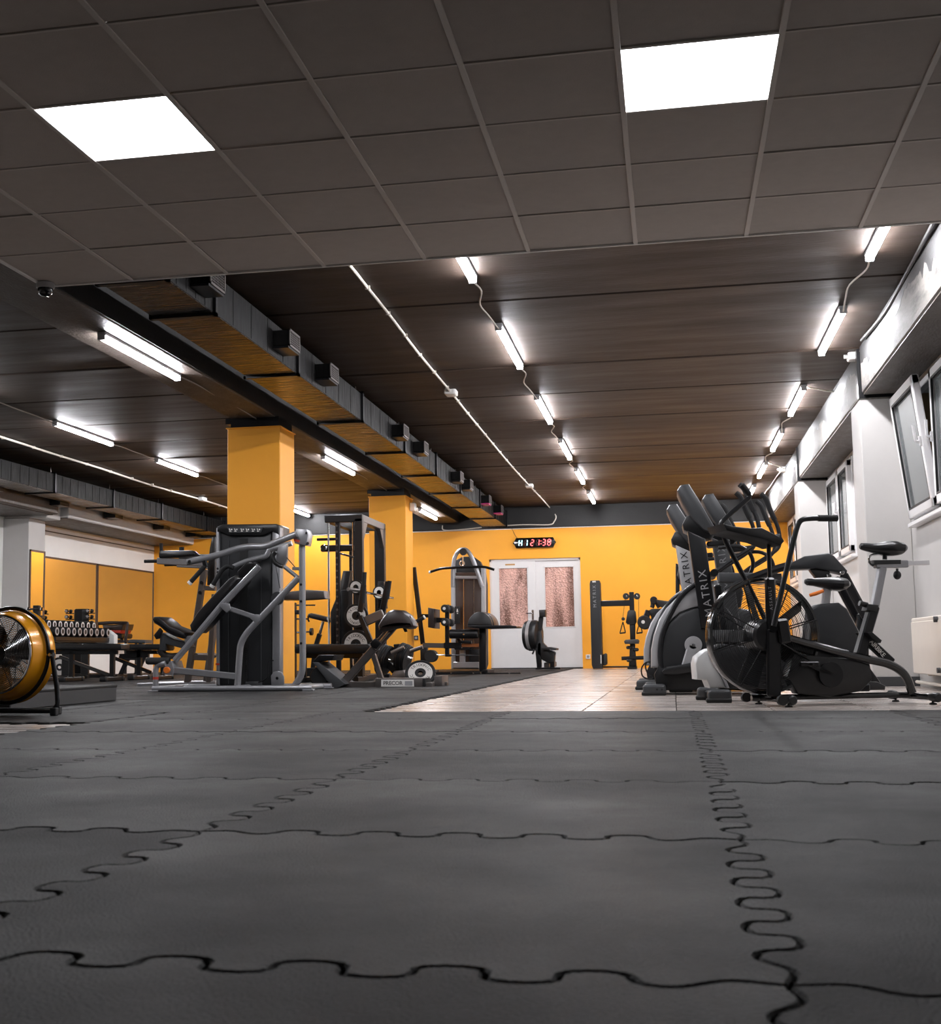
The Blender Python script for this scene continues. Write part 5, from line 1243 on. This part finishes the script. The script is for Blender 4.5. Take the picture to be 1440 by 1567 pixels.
for sg in (1, -1):
    pv = cR+n*.07+xr*(Rr+.028)*sg
    m = MB(); m.tube(fillet([pv+V((0, 0, .03)), pv, V((pv.x+sg*.045, pv.y-.01, .14)), V((pv.x+sg*.06, pv.y-.03, zf+.04)), V((pv.x+sg*.03, pv.y-.05, zf))], .05), .013, 10)
    m.tube(fillet([pv, V((pv.x+sg*.03, pv.y+.01, .14)), V((pv.x-sg*.02, pv.y+.12, zf))], .05), .013, 10); m.build('side_frame', 'black_metal', T)
    MB().cyl(pv-xr*sg*.03, pv+xr*sg*.012, .016, 12).build('pivot_bolt', 'chrome', T)
    for dy, ex in ((-.05, .045), (.12, -.02)): q = V((pv.x+sg*ex, pv.y+dy, 0)); MB().box((q.x-.02, q.y-.02, 0), (q.x+.02, q.y+.02, .045), .005).build('rubber_foot', 'rubber_black', T)
pl_, pr_ = cR+n*.07-xr*(Rr+.028), cR+n*.07+xr*(Rr+.028)
for dy, ex in ((-.05, .045), (.12, -.02)): MB().cyl(V((pl_.x-ex, pl_.y+dy, zf)), V((pr_.x+ex, pr_.y+dy, zf)), .013, 10).build('base_tube', 'black_metal', T)
MB().ring(cR+n*.075, n, Rr+.008, .012, 48, 8).build('carry_hoop', 'black_metal', T)

# low black platform behind the fan
T = thing('step_platform', 'low black rubber-covered platform behind the yellow fan', 'platform', (-5.0, 8.3, 0))
MB().box((-5.9, 7.5, 0), (-4.09, 9.08, .105), .006).build('body', 'box_black', T)
MB().box((-5.905, 7.495, .10), (-4.085, 9.085, .118), .004).build('top_sheet', 'rubber', T)

# ------------------------------------------------------------------ benches near the mirrors
L4 = ZP(40, 900, 6.857, -6.9, 15.6)
def bench(T, P, x0, x1, yt, yb, legs, yfloor):
    part(T, 'pad', 'leather', lambda m: P.poly(m, [(x0, yt+14), (x0+14, yt), ((x0+x1)/2-6, yt), ((x0+x1)/2, yt+6), ((x0+x1)/2+6, yt), (x1-14, yt), (x1, yt+14), (x1, yb-14), (x1-12, yb), (x0+12, yb), (x0, yb-14)], 0, .28, .02))
    for u in legs:
        a = P.p(u, yb, .14); part(T, 'leg', 'black_metal', lambda m: m.box((a.x-.03, a.y-.03, .03), (a.x+.03, a.y+.03, a.z+.02), .005))
        part(T, 'foot_bar', 'black_metal', lambda m: m.box((a.x-.035, a.y-.26, 0), (a.x+.035, a.y+.26, .06), .012))
        for e in (-1, 1): part(T, 'end_cap', 'black_plastic', lambda m: m.rbox((a.x, a.y+e*.26, .032), (.05, .035, .032), .02))
    a, b = P.p(legs[0]-100, yb+25, .14), P.p(legs[-1], yb+25, .14)
    part(T, 'spine', 'black_metal', lambda m: m.bar(P.p(x0+40, yb+22, .14), P.p(x1-40, yb+22, .14), .06, .05, None, .006))
T = thing('flat_bench', 'long black two-section bench in front of the dumbbell rack', 'gym bench', (-6.9, 15.75, 0))
bench(T, L4, 180, 1000, 582, 652, (482, 908), 960)
part(T, 'brace', 'gloss_black', lambda m: m.bar(L4.p(350, 720, .14), L4.p(880, 915, .14), .05, .045, None, .006))
L4b = ZP(40, 900, 6.857, -6.2, 16.4)
T = thing('flat_bench', 'black bench with slanting brace between the dumbbell rack and the incline press', 'gym bench', (-6.1, 16.55, 0))
bench(T, L4b, 1010, 1480, 586, 650, (1190, 1440), 940)
part(T, 'brace', 'gloss_black', lambda m: m.bar(L4b.p(930, 735, .14), L4b.p(1310, 885, .14), .05, .045, None, .006))
part(T, 'brace_arm', 'black_metal', lambda m: m.bar(L4b.p(985, 712, .14), L4b.p(1290, 705, .14), .06, .06, None, .006))
T = thing('adjustable_bench', 'grey-padded adjustable bench with dark legs beyond the flat benches', 'gym bench', (-6.9, 18.2, 0))
L4c = ZP(40, 900, 6.857, -7.0, 18.1)
part(T, 'pad', 'shroud_grey', lambda m: L4c.poly(m, [(1070, 548), (1090, 538), (1250, 545), (1250, 580), (1060, 580)], 0, .3, .02))
for u, v in ((960, 945), (1130, 925)):
    part(T, 'leg', 'black_metal', lambda m: L4c.bar(m, (u+110, v-210), (u+20, v-10), .06, .06, .15, .006))
    a = L4c.p(u+20, v, .15); part(T, 'foot_bar', 'black_metal', lambda m: m.box((a.x-.05, a.y-.2, 0), (a.x+.05, a.y+.2, .05), .008))
part(T, 'spine', 'black_metal', lambda m: L4c.bar(m, (980, 733), (1240, 735), .07, .06, .15, .006))
part(T, 'seat_post', 'steel_grey', lambda m: L4c.bar(m, (1200, 580), (1190, 740), .05, .05, .15, .006))

# ------------------------------------------------------------------ dumbbell rack along the mirrors
RX = -8.62
T = thing('dumbbell_rack', 'long black dumbbell rack with white end cover in front of the mirrors', 'dumbbell rack', (-8.75, 19.2, 0))
yA, yB_ = at(58, 962, X=RX-.15).y, at(170, 968, X=RX+.15).y
for z, x in ((.575, RX), (.69, RX-.30)):
    for e in (-.10, .10): part(T, 'rail', 'black_metal', lambda m: m.bar((x+e, yA, z), (x+e, yB_, z+.0), .05, .06, None, .006))
    part(T, 'tray', 'black_metal', lambda m: m.box((x-.12, yA, z-.05), (x+.12, yB_, z-.03), .004))
for y in (yA+.25, (yA+yB_)/2, yB_-.25):
    part(T, 'leg', 'black_metal', lambda m: m.bar((RX-.15, y, .0), (RX-.15, y, .54), .12, .06, None, .006))
    part(T, 'foot', 'black_metal', lambda m: m.box((RX-.5, y-.04, 0), (RX+.2, y+.04, .05), .006))
    part(T, 'cross_arm', 'black_metal', lambda m: m.bar((RX-.40, y, .58), (RX+.12, y, .47), .05, .06, None, .006))
part(T, 'end_cover', 'white_plastic', lambda m: m.prism([(RX+.19, yB_+.03, .64), (RX+.08, yB_+.03, .72), (RX-.12, yB_+.03, .74), (RX-.20, yB_+.03, .52), (RX+.19, yB_+.03, .47)], (0, .14, 0), .02))
def dumbbell(x, y, z, r, label, ringm):
    t = thing('dumbbell', label, 'dumbbell', (x, y, z-r), 'dumbbells on the long rack')
    part(t, 'handle', 'chrome', lambda m: m.cyl((x-.07, y, z), (x+.07, y, z), .015, 10))
    for e in (-1, 1):
        hd = part(t, 'head', 'cast_iron', lambda m: m.lathe((x+e*.055, y, z), (e, 0, 0), [(r*.7, 0), (r, .012), (r, .075), (r*.92, .088)], 20))
        if e > 0: part(hd, 'end_ring', ringm, lambda m: m.lathe((x+.143, y, z), (1, 0, 0), [(r*.50, 0), (r*.78, 0), (r*.78, .004), (r*.50, .004)], 20, False))
    return t
for k in range(10):
    u = 88+k*8.7; p = at(u, 965+k*.3, X=RX+.15); dumbbell(RX, p.y, .605+.073, .070, 'round black dumbbell on the lower rack tier, %s from the white end cover' % ORD[9-k], 'silver_plastic')
for k in range(10):
    u = 67+k*8.6; p = at(u, 958, X=RX-.15); dumbbell(RX-.30, p.y, .72+.068, .066, 'white-ringed black dumbbell on the upper rack tier, %s from the white end cover' % ORD[9-k], 'plate_white')
# small dumbbell tree behind the rack
q = at(122, 940, X=-9.45)
T = thing('dumbbell_tree', 'black dumbbell tree standing behind the long rack against the mirrors', 'dumbbell tree', (-9.42, q.y, 0))
zt = at(122, 931, X=-9.45).z
part(T, 'column', 'black_metal', lambda m: m.lathe((-9.42, q.y, 0), (0, 0, 1), [(.13, 0), (.13, zt-.03), (.11, zt-.01)], 6))
part(T, 'base', 'black_metal', lambda m: m.box((-9.72, q.y-.3, 0), (-9.1, q.y+.3, .05), .01))
for k in range(3):
    z = zt-.06-k*.095
    for e in (-1, 1): part(T, 'bracket', 'black_metal', lambda m: m.box((-9.42+e*.13, q.y-.10, z-.03), (-9.42+e*.23, q.y+.02, z-.015), .003))
for k in range(3):
    z = zt-.06-k*.095
    for e in (-1, 1):
        c = V((-9.42+e*.185, q.y-.08, z+.0155)); t = thing('dumbbell', 'chrome-ended dumbbell on the %s tier of the tree, on its %s side' % (['top', 'middle', 'bottom'][k], 'pillar' if e < 0 else 'room'), 'dumbbell', (c.x, c.y, c.z-.03), 'dumbbells on the tree')
        part(t, 'handle', 'chrome', lambda m: m.cyl(c-V((0, .06, 0)), c+V((0, .06, 0)), .012, 8))
        for s2 in (-1, 1): part(t, 'head', 'chrome' if s2 < 0 else 'cast_iron', lambda m: m.lathe(c+V((0, s2*.045, 0)), (0, s2, 0), [(.02, 0), (.03, .01), (.03, .04), (.02, .05)], 12))
# massage chair with red trim in the corner
L5 = ZP(40, 900, 6.857, -8.3, 21.6)
T = thing('reclining_seat', 'black tube-framed seat with brown back cushion and red trim near the corner mirrors', 'seat', (-8.2, 21.8, 0))
part(T, 'frame', 'leather_brown', lambda m: L5.tube(m, [(820, 372), (900, 362), (1065, 366), (1062, 400), (1052, 500), (1040, 560)], .03, 0, .1, 10))
part(T, 'frame', 'leather_brown', lambda m: L5.tube(m, [(820, 372), (900, 362), (1065, 366), (1062, 400), (1052, 500), (1040, 560)], .03, .5, .1, 10))
part(T, 'back_cushion', 'leather_brown', lambda m: L5.poly(m, [(880, 385), (1020, 378), (1005, 440), (895, 440)], .02, .5, .02))
part(T, 'red_trim', 'red_plastic', lambda m: L5.poly(m, [(900, 440), (1000, 440), (985, 475), (905, 470)], .03, .48, .01))
part(T, 'seat_arm', 'black_metal', lambda m: L5.bar(m, (960, 500), (1060, 505), .5, .09, .25, .02))
for u in (860, 1040):
    for o in (.02, .48): a = L5.p(u, 560)+L5.W*o; part(T, 'leg', 'black_metal', lambda m: m.cyl(V((a.x, a.y, 0)), a, .025, 10))
part(T, 'seat_cushion', 'leather_brown', lambda m: L5.poly(m, [(840, 540), (1045, 540), (1045, 575), (840, 575)], .0, .5, .02))
# lifting post with chrome cross bar at the pillar
L6 = ZP(40, 900, 6.857, -8.0, 16.2)
T = thing('barbell_stand', 'black upright stand with a chrome cross bar beside the white pillar', 'stand', (L6.p(100, 200).x, 16.25, 0))
a = L6.p(100, 180); part(T, 'post', 'black_metal', lambda m: m.box((a.x-.045, a.y, 0), (a.x+.045, a.y+.07, a.z), .008))
part(T, 'saddle', 'black_metal', lambda m: L6.poly(m, [(75, 285), (145, 285), (145, 320), (110, 335), (70, 330)], -.05, .1, .006))
part(T, 'cross_bar', 'chrome', lambda m: m.cyl(L6.p(10, 222, -.01), L6.p(160, 218, -.01), .014, 10))
for u in (20, 165): part(T, 'bar_end', 'chrome', lambda m: m.lathe(L6.p(u, 220, -.01), (1, 0, 0), [(.02, -.02), (.026, 0), (.02, .02)], 12))
part(T, 'base', 'black_metal', lambda m: m.box((a.x-.3, a.y-.25, 0), (a.x+.3, a.y+.3, .05), .01))
# pale plate leaning behind the yellow fan
q = at(91, 1036, Z=0); q = V((q.x, q.y, 0))
T = thing('weight_plate', 'pale-faced weight plate propped up behind the yellow fan', 'weight plate', tuple(q))
weight_plate(.16, .04, T, q+V((0, 0, .155)), V((-.55, .80, -.12)), True, text='', name='disc', parent=T)
# ------------------------------------------------------------------ lat pulldown at the yellow end wall
P3 = ZP(620, 800, 4.8, -3.15, 21.0)
T = thing('lat_pulldown', 'silver-posted lat pulldown machine with wide bar and brown shroud', 'gym machine', (-3.2, 21.3, 0))
part(T, 'shroud', 'shroud_brown', lambda m: P3.poly(m, [(365, 365), (560, 365), (562, 1070), (362, 1070)], .30, .50, .02))
part(T, 'shroud_back', 'black_plastic', lambda m: P3.poly(m, [(345, 470), (350, 340), (370, 275), (420, 248), (500, 248), (550, 285), (585, 360), (598, 450), (602, 1040), (590, 1075), (350, 1075)], .44, .62, .02))
for x0, x1 in ((335, 368), (556, 588)): part(T, 'post', 'silver_plastic', lambda m: P3.poly(m, [(x0, 330), (x1, 330), (x1+2, 1075), (x0+2, 1075)], .28, .42, .02))
part(T, 'arch_tube', 'steel_grey', lambda m: m.tube(smooth([P3.p(u, v, .1) for u, v in ((350, 475), (352, 330), (368, 245), (400, 205), (425, 196), (455, 205), (490, 255), (530, 360), (565, 470))], 4), .035, 12))
part(T, 'cross_tube', 'steel_grey', lambda m: P3.bar(m, (355, 402), (565, 402), .05, .05, .2, .008))
part(T, 'top_pulley', 'black_plastic', lambda m: P3.disc(m, (425, 212), .06, .04, .10, 18))
part(T, 'cable', 'chrome', lambda m: P3.tube(m, [(425, 215), (425, 330)], .008, .07, 0, 6))
part(T, 'carabiner', 'chrome', lambda m: m.ring(P3.p(418, 298, .05), (0, 1, 0), .04, .008, 16, 6))
part(T, 'lat_bar', 'black_metal', lambda m: m.tube(smooth([P3.p(u, v, .05) for u, v in ((183, 362), (225, 348), (270, 336), (350, 330), (450, 326), (570, 324), (615, 333), (655, 345))], 3), .022, 10))
for u, v in ((182, 362), ): part(T, 'bar_end', 'label_white', lambda m: m.ell(P3.p(u, v, .05), (.025, 0, 0), (0, .025, 0), (0, 0, .025), 10, 6))
for u in (430, 505): part(T, 'guide_rod', 'chrome', lambda m: P3.tube(m, [(u, 410), (u, 900)], .009, .27, 0, 6))
sg = part(T, 'sign', 'label_black', lambda m: P3.poly(m, [(362, 615), (402, 612), (404, 740), (364, 745)], .22, .24, .004))
part(sg, 'sign_mark', 'label_white', lambda m: P3.poly(m, [(380, 632), (386, 632), (390, 655), (376, 655)], .214, .222))
part(sg, 'sign_mark', 'label_white', lambda m: P3.poly(m, [(379, 662), (389, 662), (388, 668), (379, 668)], .214, .222))
part(T, 'seat_column', 'steel_grey', lambda m: P3.bar(m, (422, 930), (422, 1072), .09, .09, .1, .01))
part(T, 'seat', 'leather', lambda m: P3.poly(m, [(345, 905), (350, 890), (485, 890), (490, 905), (470, 935), (365, 935)], -.1, .22, .02))
part(T, 'base_beam', 'steel_grey', lambda m: P3.bar(m, (355, 1045), (545, 1045), .12, .10, .1, .01))
part(T, 'base_foot', 'steel_grey', lambda m: m.box(P3.p(350, 1075, .1), P3.p(545, 1060, .1)+V((0, .5, 0)), .01))
part(T, 'weight_block', 'cast_iron', lambda m: P3.poly(m, [(470, 930), (560, 930), (560, 1030), (470, 1030)], .26, .32, .008))

# ------------------------------------------------------------------ glute-ham bench in front of it
P4 = ZP(630, 890, 9.6, -3.0, 18.3)
T = thing('glute_ham_bench', 'black glute-ham bench with roller pads and half-round pad', 'gym bench', (-2.9, 18.6, 0))
for o in (0.0, .62): part(T, 'base_rail', 'black_metal', lambda m: m.box(P4.p(220, 1368)+P4.W*o+V((0, 0, -.002)), P4.p(1090, 1325)+P4.W*(o+.07), .006))
part(T, 'tail_rail', 'black_metal', lambda m: m.box(P4.p(1090, 1368), P4.p(1600, 1335)+V((0, .07, 0)), .006))
for x in (580, 905, 1015, 1435): part(T, 'bolt', 'chrome', lambda m: P4.disc(m, (x, 1345), .012, -.008, .0, 10, .002))
for x in (235, 1075):
    b0 = P4.p(x, 1345); part(T, 'base_cross', 'black_metal', lambda m: m.box((b0.x-.04, b0.y, 0), (b0.x+.04, b0.y+.69, .06), .006))
part(T, 'upright', 'black_metal', lambda m: P4.poly(m, [(125, 965), (222, 965), (240, 1320), (130, 1320)], .25, .36, .008))
part(T, 'upright', 'black_metal', lambda m: P4.poly(m, [(988, 680), (1090, 680), (1090, 1320), (990, 1320)], .25, .36, .008))
part(T, 'weights', 'rubber_black', lambda m: P4.disc(m, (270, 1095), .09, .2, .4, 20))
part(T, 'beam', 'steel_warm', lambda m: P4.bar(m, (165, 935), (480, 940), .07, .07, .3, .006))
part(T, 'beam_sleeve', 'black_metal', lambda m: P4.bar(m, (480, 940), (735, 938), .09, .085, .3, .006))
part(T, 'beam_end', 'brass', lambda m: P4.bar(m, (735, 937), (990, 936), .06, .05, .3, .004))
part(T, 'slide_rod', 'chrome', lambda m: P4.tube(m, [(215, 1078), (992, 1080)], .010, .3, 0, 8))
part(T, 'roller_post', 'black_metal', lambda m: P4.bar(m, (523, 340), (523, 1090), .06, .06, .3, .006))
part(T, 'post_slider', 'black_metal', lambda m: P4.poly(m, [(490, 1070), (572, 1070), (572, 1102), (490, 1102)], .24, .36, .006))
for v in (395, 595):
    for o in (.02, .40):
        r = part(T, 'roller_pad', 'foam', lambda m: m.lathe(P4.p(483, v, .02)+P4.W*(o-.02), P4.W, [(.035, 0), (.058, .012), (.058, .17), (.035, .18)], 20))
        if o < .1: part(r, 'roller_cap', 'plate_white', lambda m: m.lathe(P4.p(478, v, .02)-P4.W*.004, P4.W, [(.0, 0), (.022, 0), (.022, .006)], 14))
    part(T, 'roller_axle', 'black_metal', lambda m: m.cyl(P4.p(483, v, .02), P4.p(483, v, .02)+P4.W*.56, .014, 8))
part(T, 'foot_plate', 'leather_brown', lambda m: P4.poly(m, [(240, 382), (325, 400), (325, 688), (240, 672)], .05, .55, .004, .05))
part(T, 'plate_arm', 'black_metal', lambda m: P4.bar(m, (290, 565), (500, 568), .07, .07, .3, .006))
part(T, 'slant_post', 'black_metal', lambda m: P4.bar(m, (30, -210), (165, 920), .05, .065, .45, .006))
part(T, 'plate_arm', 'black_metal', lambda m: P4.bar(m, (120, 500), (290, 505), .05, .05, .4, .006))
part(T, 'hip_pad', 'leather', lambda m: m.tube([P4.p(550, 770, .1), P4.p(565, 770, .1), P4.p(970, 770, .1), P4.p(985, 770, .1)], [.05, .068, .068, .05], 18))
part(T, 'pad_bolt', 'chrome', lambda m: P4.disc(m, (765, 775), .014, .028, .04, 10, .002))
part(T, 'pad_bracket', 'black_metal', lambda m: P4.poly(m, [(620, 780), (660, 790), (720, 860), (870, 870), (870, 910), (690, 905)], .2, .3, .006))
arc = [(820+180*1-180*math.cos(t*math.pi/14), 655-212*math.sin(t*math.pi/14)) for t in range(15)]
dm_ = part(T, 'half_round_pad', 'leather', lambda m: P4.poly(m, arc, -.02, .10, .01))
part(T, 'half_round_pad', 'leather_brown', lambda m: P4.poly(m, [(u+20, v) for u, v in arc], .12, .62, .015, .0))
part(T, 'pad_board', 'black_metal', lambda m: P4.poly(m, [(825, 648), (1440, 640), (1545, 655), (1545, 678), (1080, 692), (830, 672)], -.03, .62, .006, 0))
# ------------------------------------------------------------------ rowing machine parked upright by the door
T = thing('rowing_machine', 'black rowing machine with flywheel housing and raised monitor near the white door', 'rowing machine', (-2.1, 20.9, 0))
P5 = ZP(620, 800, 4.8, -2.1, 20.6)
part(T, 'flywheel_case', 'black_plastic', lambda m: m.lathe(P5.p(898, 828, .25), (1, -.25, 0), [(.10, -.02), (.23, -.01), (.245, .03), (.245, .16), (.22, .20), (.08, .22)], 36))
part(T, 'case_band', 'silver_plastic', lambda m: m.lathe(P5.p(906, 828, .25), (1, -.25, 0), [(.248, .03), (.25, .03), (.25, .085), (.248, .085)], 36, cap=False))
part(T, 'front_leg', 'black_metal', lambda m: P5.poly(m, [(950, 880), (1000, 880), (998, 1072), (968, 1072)], .1, .24, .01))
part(T, 'monitor_arm', 'dark_metal', lambda m: P5.bar(m, (1000, 690), (985, 830), .05, .075, .2, .008))
mo = part(T, 'monitor', 'black_plastic', lambda m: P5.poly(m, [(982, 640), (1028, 638), (1030, 690), (984, 692)], .08, .28, .012))
part(mo, 'monitor_edge', 'shroud_grey', lambda m: P5.poly(m, [(986, 644), (1024, 642), (1024, 656), (986, 658)], .074, .082))
part(T, 'frame_body', 'black_plastic', lambda m: P5.poly(m, [(975, 800), (1000, 790), (1010, 880), (1060, 930), (1100, 950), (1095, 1020), (1060, 1035), (1010, 1010), (965, 960)], .1, .3, .015))
part(T, 'foot_rest', 'black_plastic', lambda m: P5.poly(m, [(1005, 915), (1060, 912), (1110, 922), (1108, 936), (1010, 935)], .0, .45, .008))
for o in (-.02, .40): part(T, 'foot_strap', 'black_plastic', lambda m: P5.tube(m, [(1060, 935), (1105, 955), (1090, 975)], .016, o, .04, 8))
part(T, 'handle_hook', 'black_metal', lambda m: P5.tube(m, [(910, 935), (950, 932), (935, 965)], .014, .0, .03, 8))
part(T, 'rear_leg', 'black_metal', lambda m: P5.poly(m, [(1062, 960), (1100, 960), (1094, 1070), (1064, 1070)], .12, .24, .01))
part(T, 'base_foot', 'black_metal', lambda m: m.box(P5.p(1000, 1076, .0), P5.p(1142, 1062, .0)+V((0, .1, 0)), .008))
part(T, 'base_foot', 'black_metal', lambda m: m.box(P5.p(955, 1078, .05), P5.p(1010, 1064, .05)+V((0, .4, 0)), .008))
mrail = P5.p(1020, 1050, .2); part(T, 'slide_rail', 'steel_warm', lambda m: m.box((mrail.x, mrail.y, .05), (mrail.x+.08, mrail.y+1.4, .13), .008))
# ------------------------------------------------------------------ cable column with stool, right of the door
P6 = ZP(860, 780, 5.595, -1.2, 22.3)
T = thing('cable_column', 'dark cable column with MATRIX lettering and a side arm by the yellow wall', 'gym machine', (-1.2, 22.5, ZT))
tw2 = part(T, 'tower', 'shroud', lambda m: P6.poly(m, [(236, 635), (242, 606), (318, 604), (328, 630), (348, 1330), (346, 1362), (266, 1364), (254, 1330)], .0, .30, .02))
part(tw2, 'tower_badge', 'label_white', lambda m: P6.poly(m, [(258, 610), (288, 608), (290, 622), (260, 623)], -.006, .002))
pa, pb = P6.p(283, 830, -.004), P6.p(276, 655, -.004); r = (pb-pa).normalized(); text_mesh('MATRIX', 'lettering', 'label_grey', tw2, (pa+pb)/2, r, V((0, -1, 0)).cross(r), .055, .004, spacing=1.5)
part(tw2, 'side_sticker', 'label_white', lambda m: P6.poly(m, [(330, 1243), (337, 1243), (338, 1318), (331, 1318)], -.01, .0))
part(T, 'arm', 'black_metal', lambda m: P6.bar(m, (335, 804), (595, 798), .10, .10, .1, .01))
part(T, 'pulley_post', 'black_metal', lambda m: P6.bar(m, (595, 705), (600, 860), .09, .08, .1, .008))
for x in (548, 642): 
    pu = part(T, 'pulley', 'black_plastic', lambda m: P6.disc(m, (x, 741), .055, .04, .09, 20)); part(pu, 'pulley_hub', 'chrome', lambda m: P6.disc(m, (x+4, 741), .016, .03, .04, 10, .002))
part(T, 'pulley_axle', 'black_metal', lambda m: P6.bar(m, (545, 742), (645, 742), .04, .04, .1, .004))
part(T, 'back_pad', 'leather', lambda m: P6.poly(m, [(560, 875), (572, 858), (618, 856), (632, 875), (640, 960), (628, 982), (560, 982), (545, 965)], .06, .14, .02))
part(T, 'stem', 'dark_metal', lambda m: P6.poly(m, [(578, 980), (628, 980), (628, 1112), (584, 1112)], .12, .2, .008))
part(T, 'seat', 'shroud_grey', lambda m: P6.poly(m, [(530, 1128), (545, 1112), (650, 1108), (662, 1122), (655, 1148), (540, 1150)], -.12, .25, .02))
part(T, 'seat_mast', 'black_metal', lambda m: P6.poly(m, [(582, 1148), (625, 1148), (638, 1340), (572, 1340)], .05, .18, .01))
for x, v in ((575, 1180), (632, 1198), (578, 1290)): part(T, 'adjuster', 'black_plastic', lambda m: m.lathe(P6.p(x, v, .03), (1, 0, 0), [(.015, -.05), (.03, -.03), (.03, .03), (.015, .05)], 10))
part(T, 'foot_bar', 'foam', lambda m: P6.tube(m, [(510, 1273), (722, 1266)], .032, .05, 0, 12))
part(T, 'base', 'black_metal', lambda m: m.box(P6.p(560, 1366, .0), P6.p(640, 1340, .0)+V((0, .4, 0)), .008))
part(T, 'floor_rail', 'black_metal', lambda m: m.box(P6.p(345, 1354, .14), P6.p(575, 1338, .14)+V((0, .08, 0)), .006))
part(T, 'side_wheel', 'black_plastic', lambda m: P6.poly(m, [(348, 1240), (375, 1228), (386, 1240), (388, 1320), (370, 1335), (348, 1335)], .05, .2, .02))
for x0 in (518, 662):
    k = part(T, 'cable', 'rubber_black', lambda m: P6.tube(m, [(542 if x0 < 600 else 656, 745), (x0+4 if x0 < 600 else x0-4, 925)], .004, .06, 0, 5))
    part(k, 'ball_stop', 'black_plastic', lambda m: P6.disc(m, (x0+6, 935), .03, .02, .08, 12))
    part(k, 'stirrup_strap', 'black_metal', lambda m: P6.tube(m, [(x0-22, 1055), (x0+4, 960), (x0+26, 1052)], .009, .05, .01, 6))
    part(k, 'stirrup_handle', 'foam', lambda m: P6.tube(m, [(x0-24, 1058), (x0+26, 1052)], .013, .05, 0, 8))
# leg curl machine half hidden by the silver-fronted trainer
P7 = ZP(960, 880, 9.22, 0, 21.6)
T = thing('leg_curl', 'black leg curl machine half hidden behind the silver-fronted cross trainer', 'gym machine', (.05, 21.8, ZT))
part(T, 'arm_pad', 'leather', lambda m: P7.poly(m, [(395, 342), (610, 372), (612, 400), (560, 470), (470, 445), (410, 390)], 0, .4, .02))
part(T, 'elbow', 'black_metal', lambda m: P7.disc(m, (372, 352), .06, .05, .3, 16))
part(T, 'elbow_arm', 'black_metal', lambda m: P7.tube(m, [(360, 350), (358, 430), (345, 460)], .035, .1, .05, 8))
part(T, 'brace', 'black_metal', lambda m: P7.bar(m, (390, 360), (450, 460), .05, .06, .15, .006))
part(T, 'seat_frame', 'black_metal', lambda m: P7.poly(m, [(300, 500), (345, 475), (510, 470), (520, 520), (440, 545), (400, 600), (345, 600), (320, 560)], .05, .4, .015))
part(T, 'knee_arm', 'black_metal', lambda m: P7.bar(m, (300, 500), (255, 620), .07, .10, .15, .01))
rl = part(T, 'ankle_roller', 'foam', lambda m: P7.disc(m, (240, 665), .115, -.02, .5, 24, .02)); part(rl, 'roller_cap', 'plate_white', lambda m: P7.disc(m, (222, 662), .03, -.03, -.02, 12, .004))
part(T, 'back_pad', 'leather', lambda m: P7.poly(m, [(345, 560), (420, 545), (450, 640), (370, 905), (340, 920), (285, 900), (272, 870)], .08, .36, .02))
part(T, 'orange_dial', 'orange_plastic', lambda m: P7.disc(m, (397, 665), .06, .03, .08, 18))
part(T, 'base_post', 'black_metal', lambda m: P7.poly(m, [(400, 700), (500, 700), (520, 1300), (420, 1300)], .1, .3, .01))
part(T, 'base', 'black_metal', lambda m: m.box((P7.p(330, 1320).x, 21.6, ZT), (P7.p(620, 1320).x, 22.1, ZT+.07), .01))
# socket and switch on the walls
for (u, v, lab) in ((637, 976, 'small grey wall socket on the yellow end wall behind the glute-ham bench'), (900, 1005, 'small white wall socket low on the yellow wall beside the door')):
    q = S(u, v, YB); t = thing('wall_socket', lab, 'socket', (q.x, YB, q.z))
    MB().box((q.x-.04, YB-.018, q.z-.04), (q.x+.04, YB, q.z+.04), .005).build('plate', 'shroud_grey' if u < 700 else 'plastic_white', t)
    MB().lathe((q.x, YB-.0185, q.z), (0, 1, 0), [(.016, 0), (.024, -.002), (.024, .002)], 14).build('outlet_ring', 'label_grey', t)
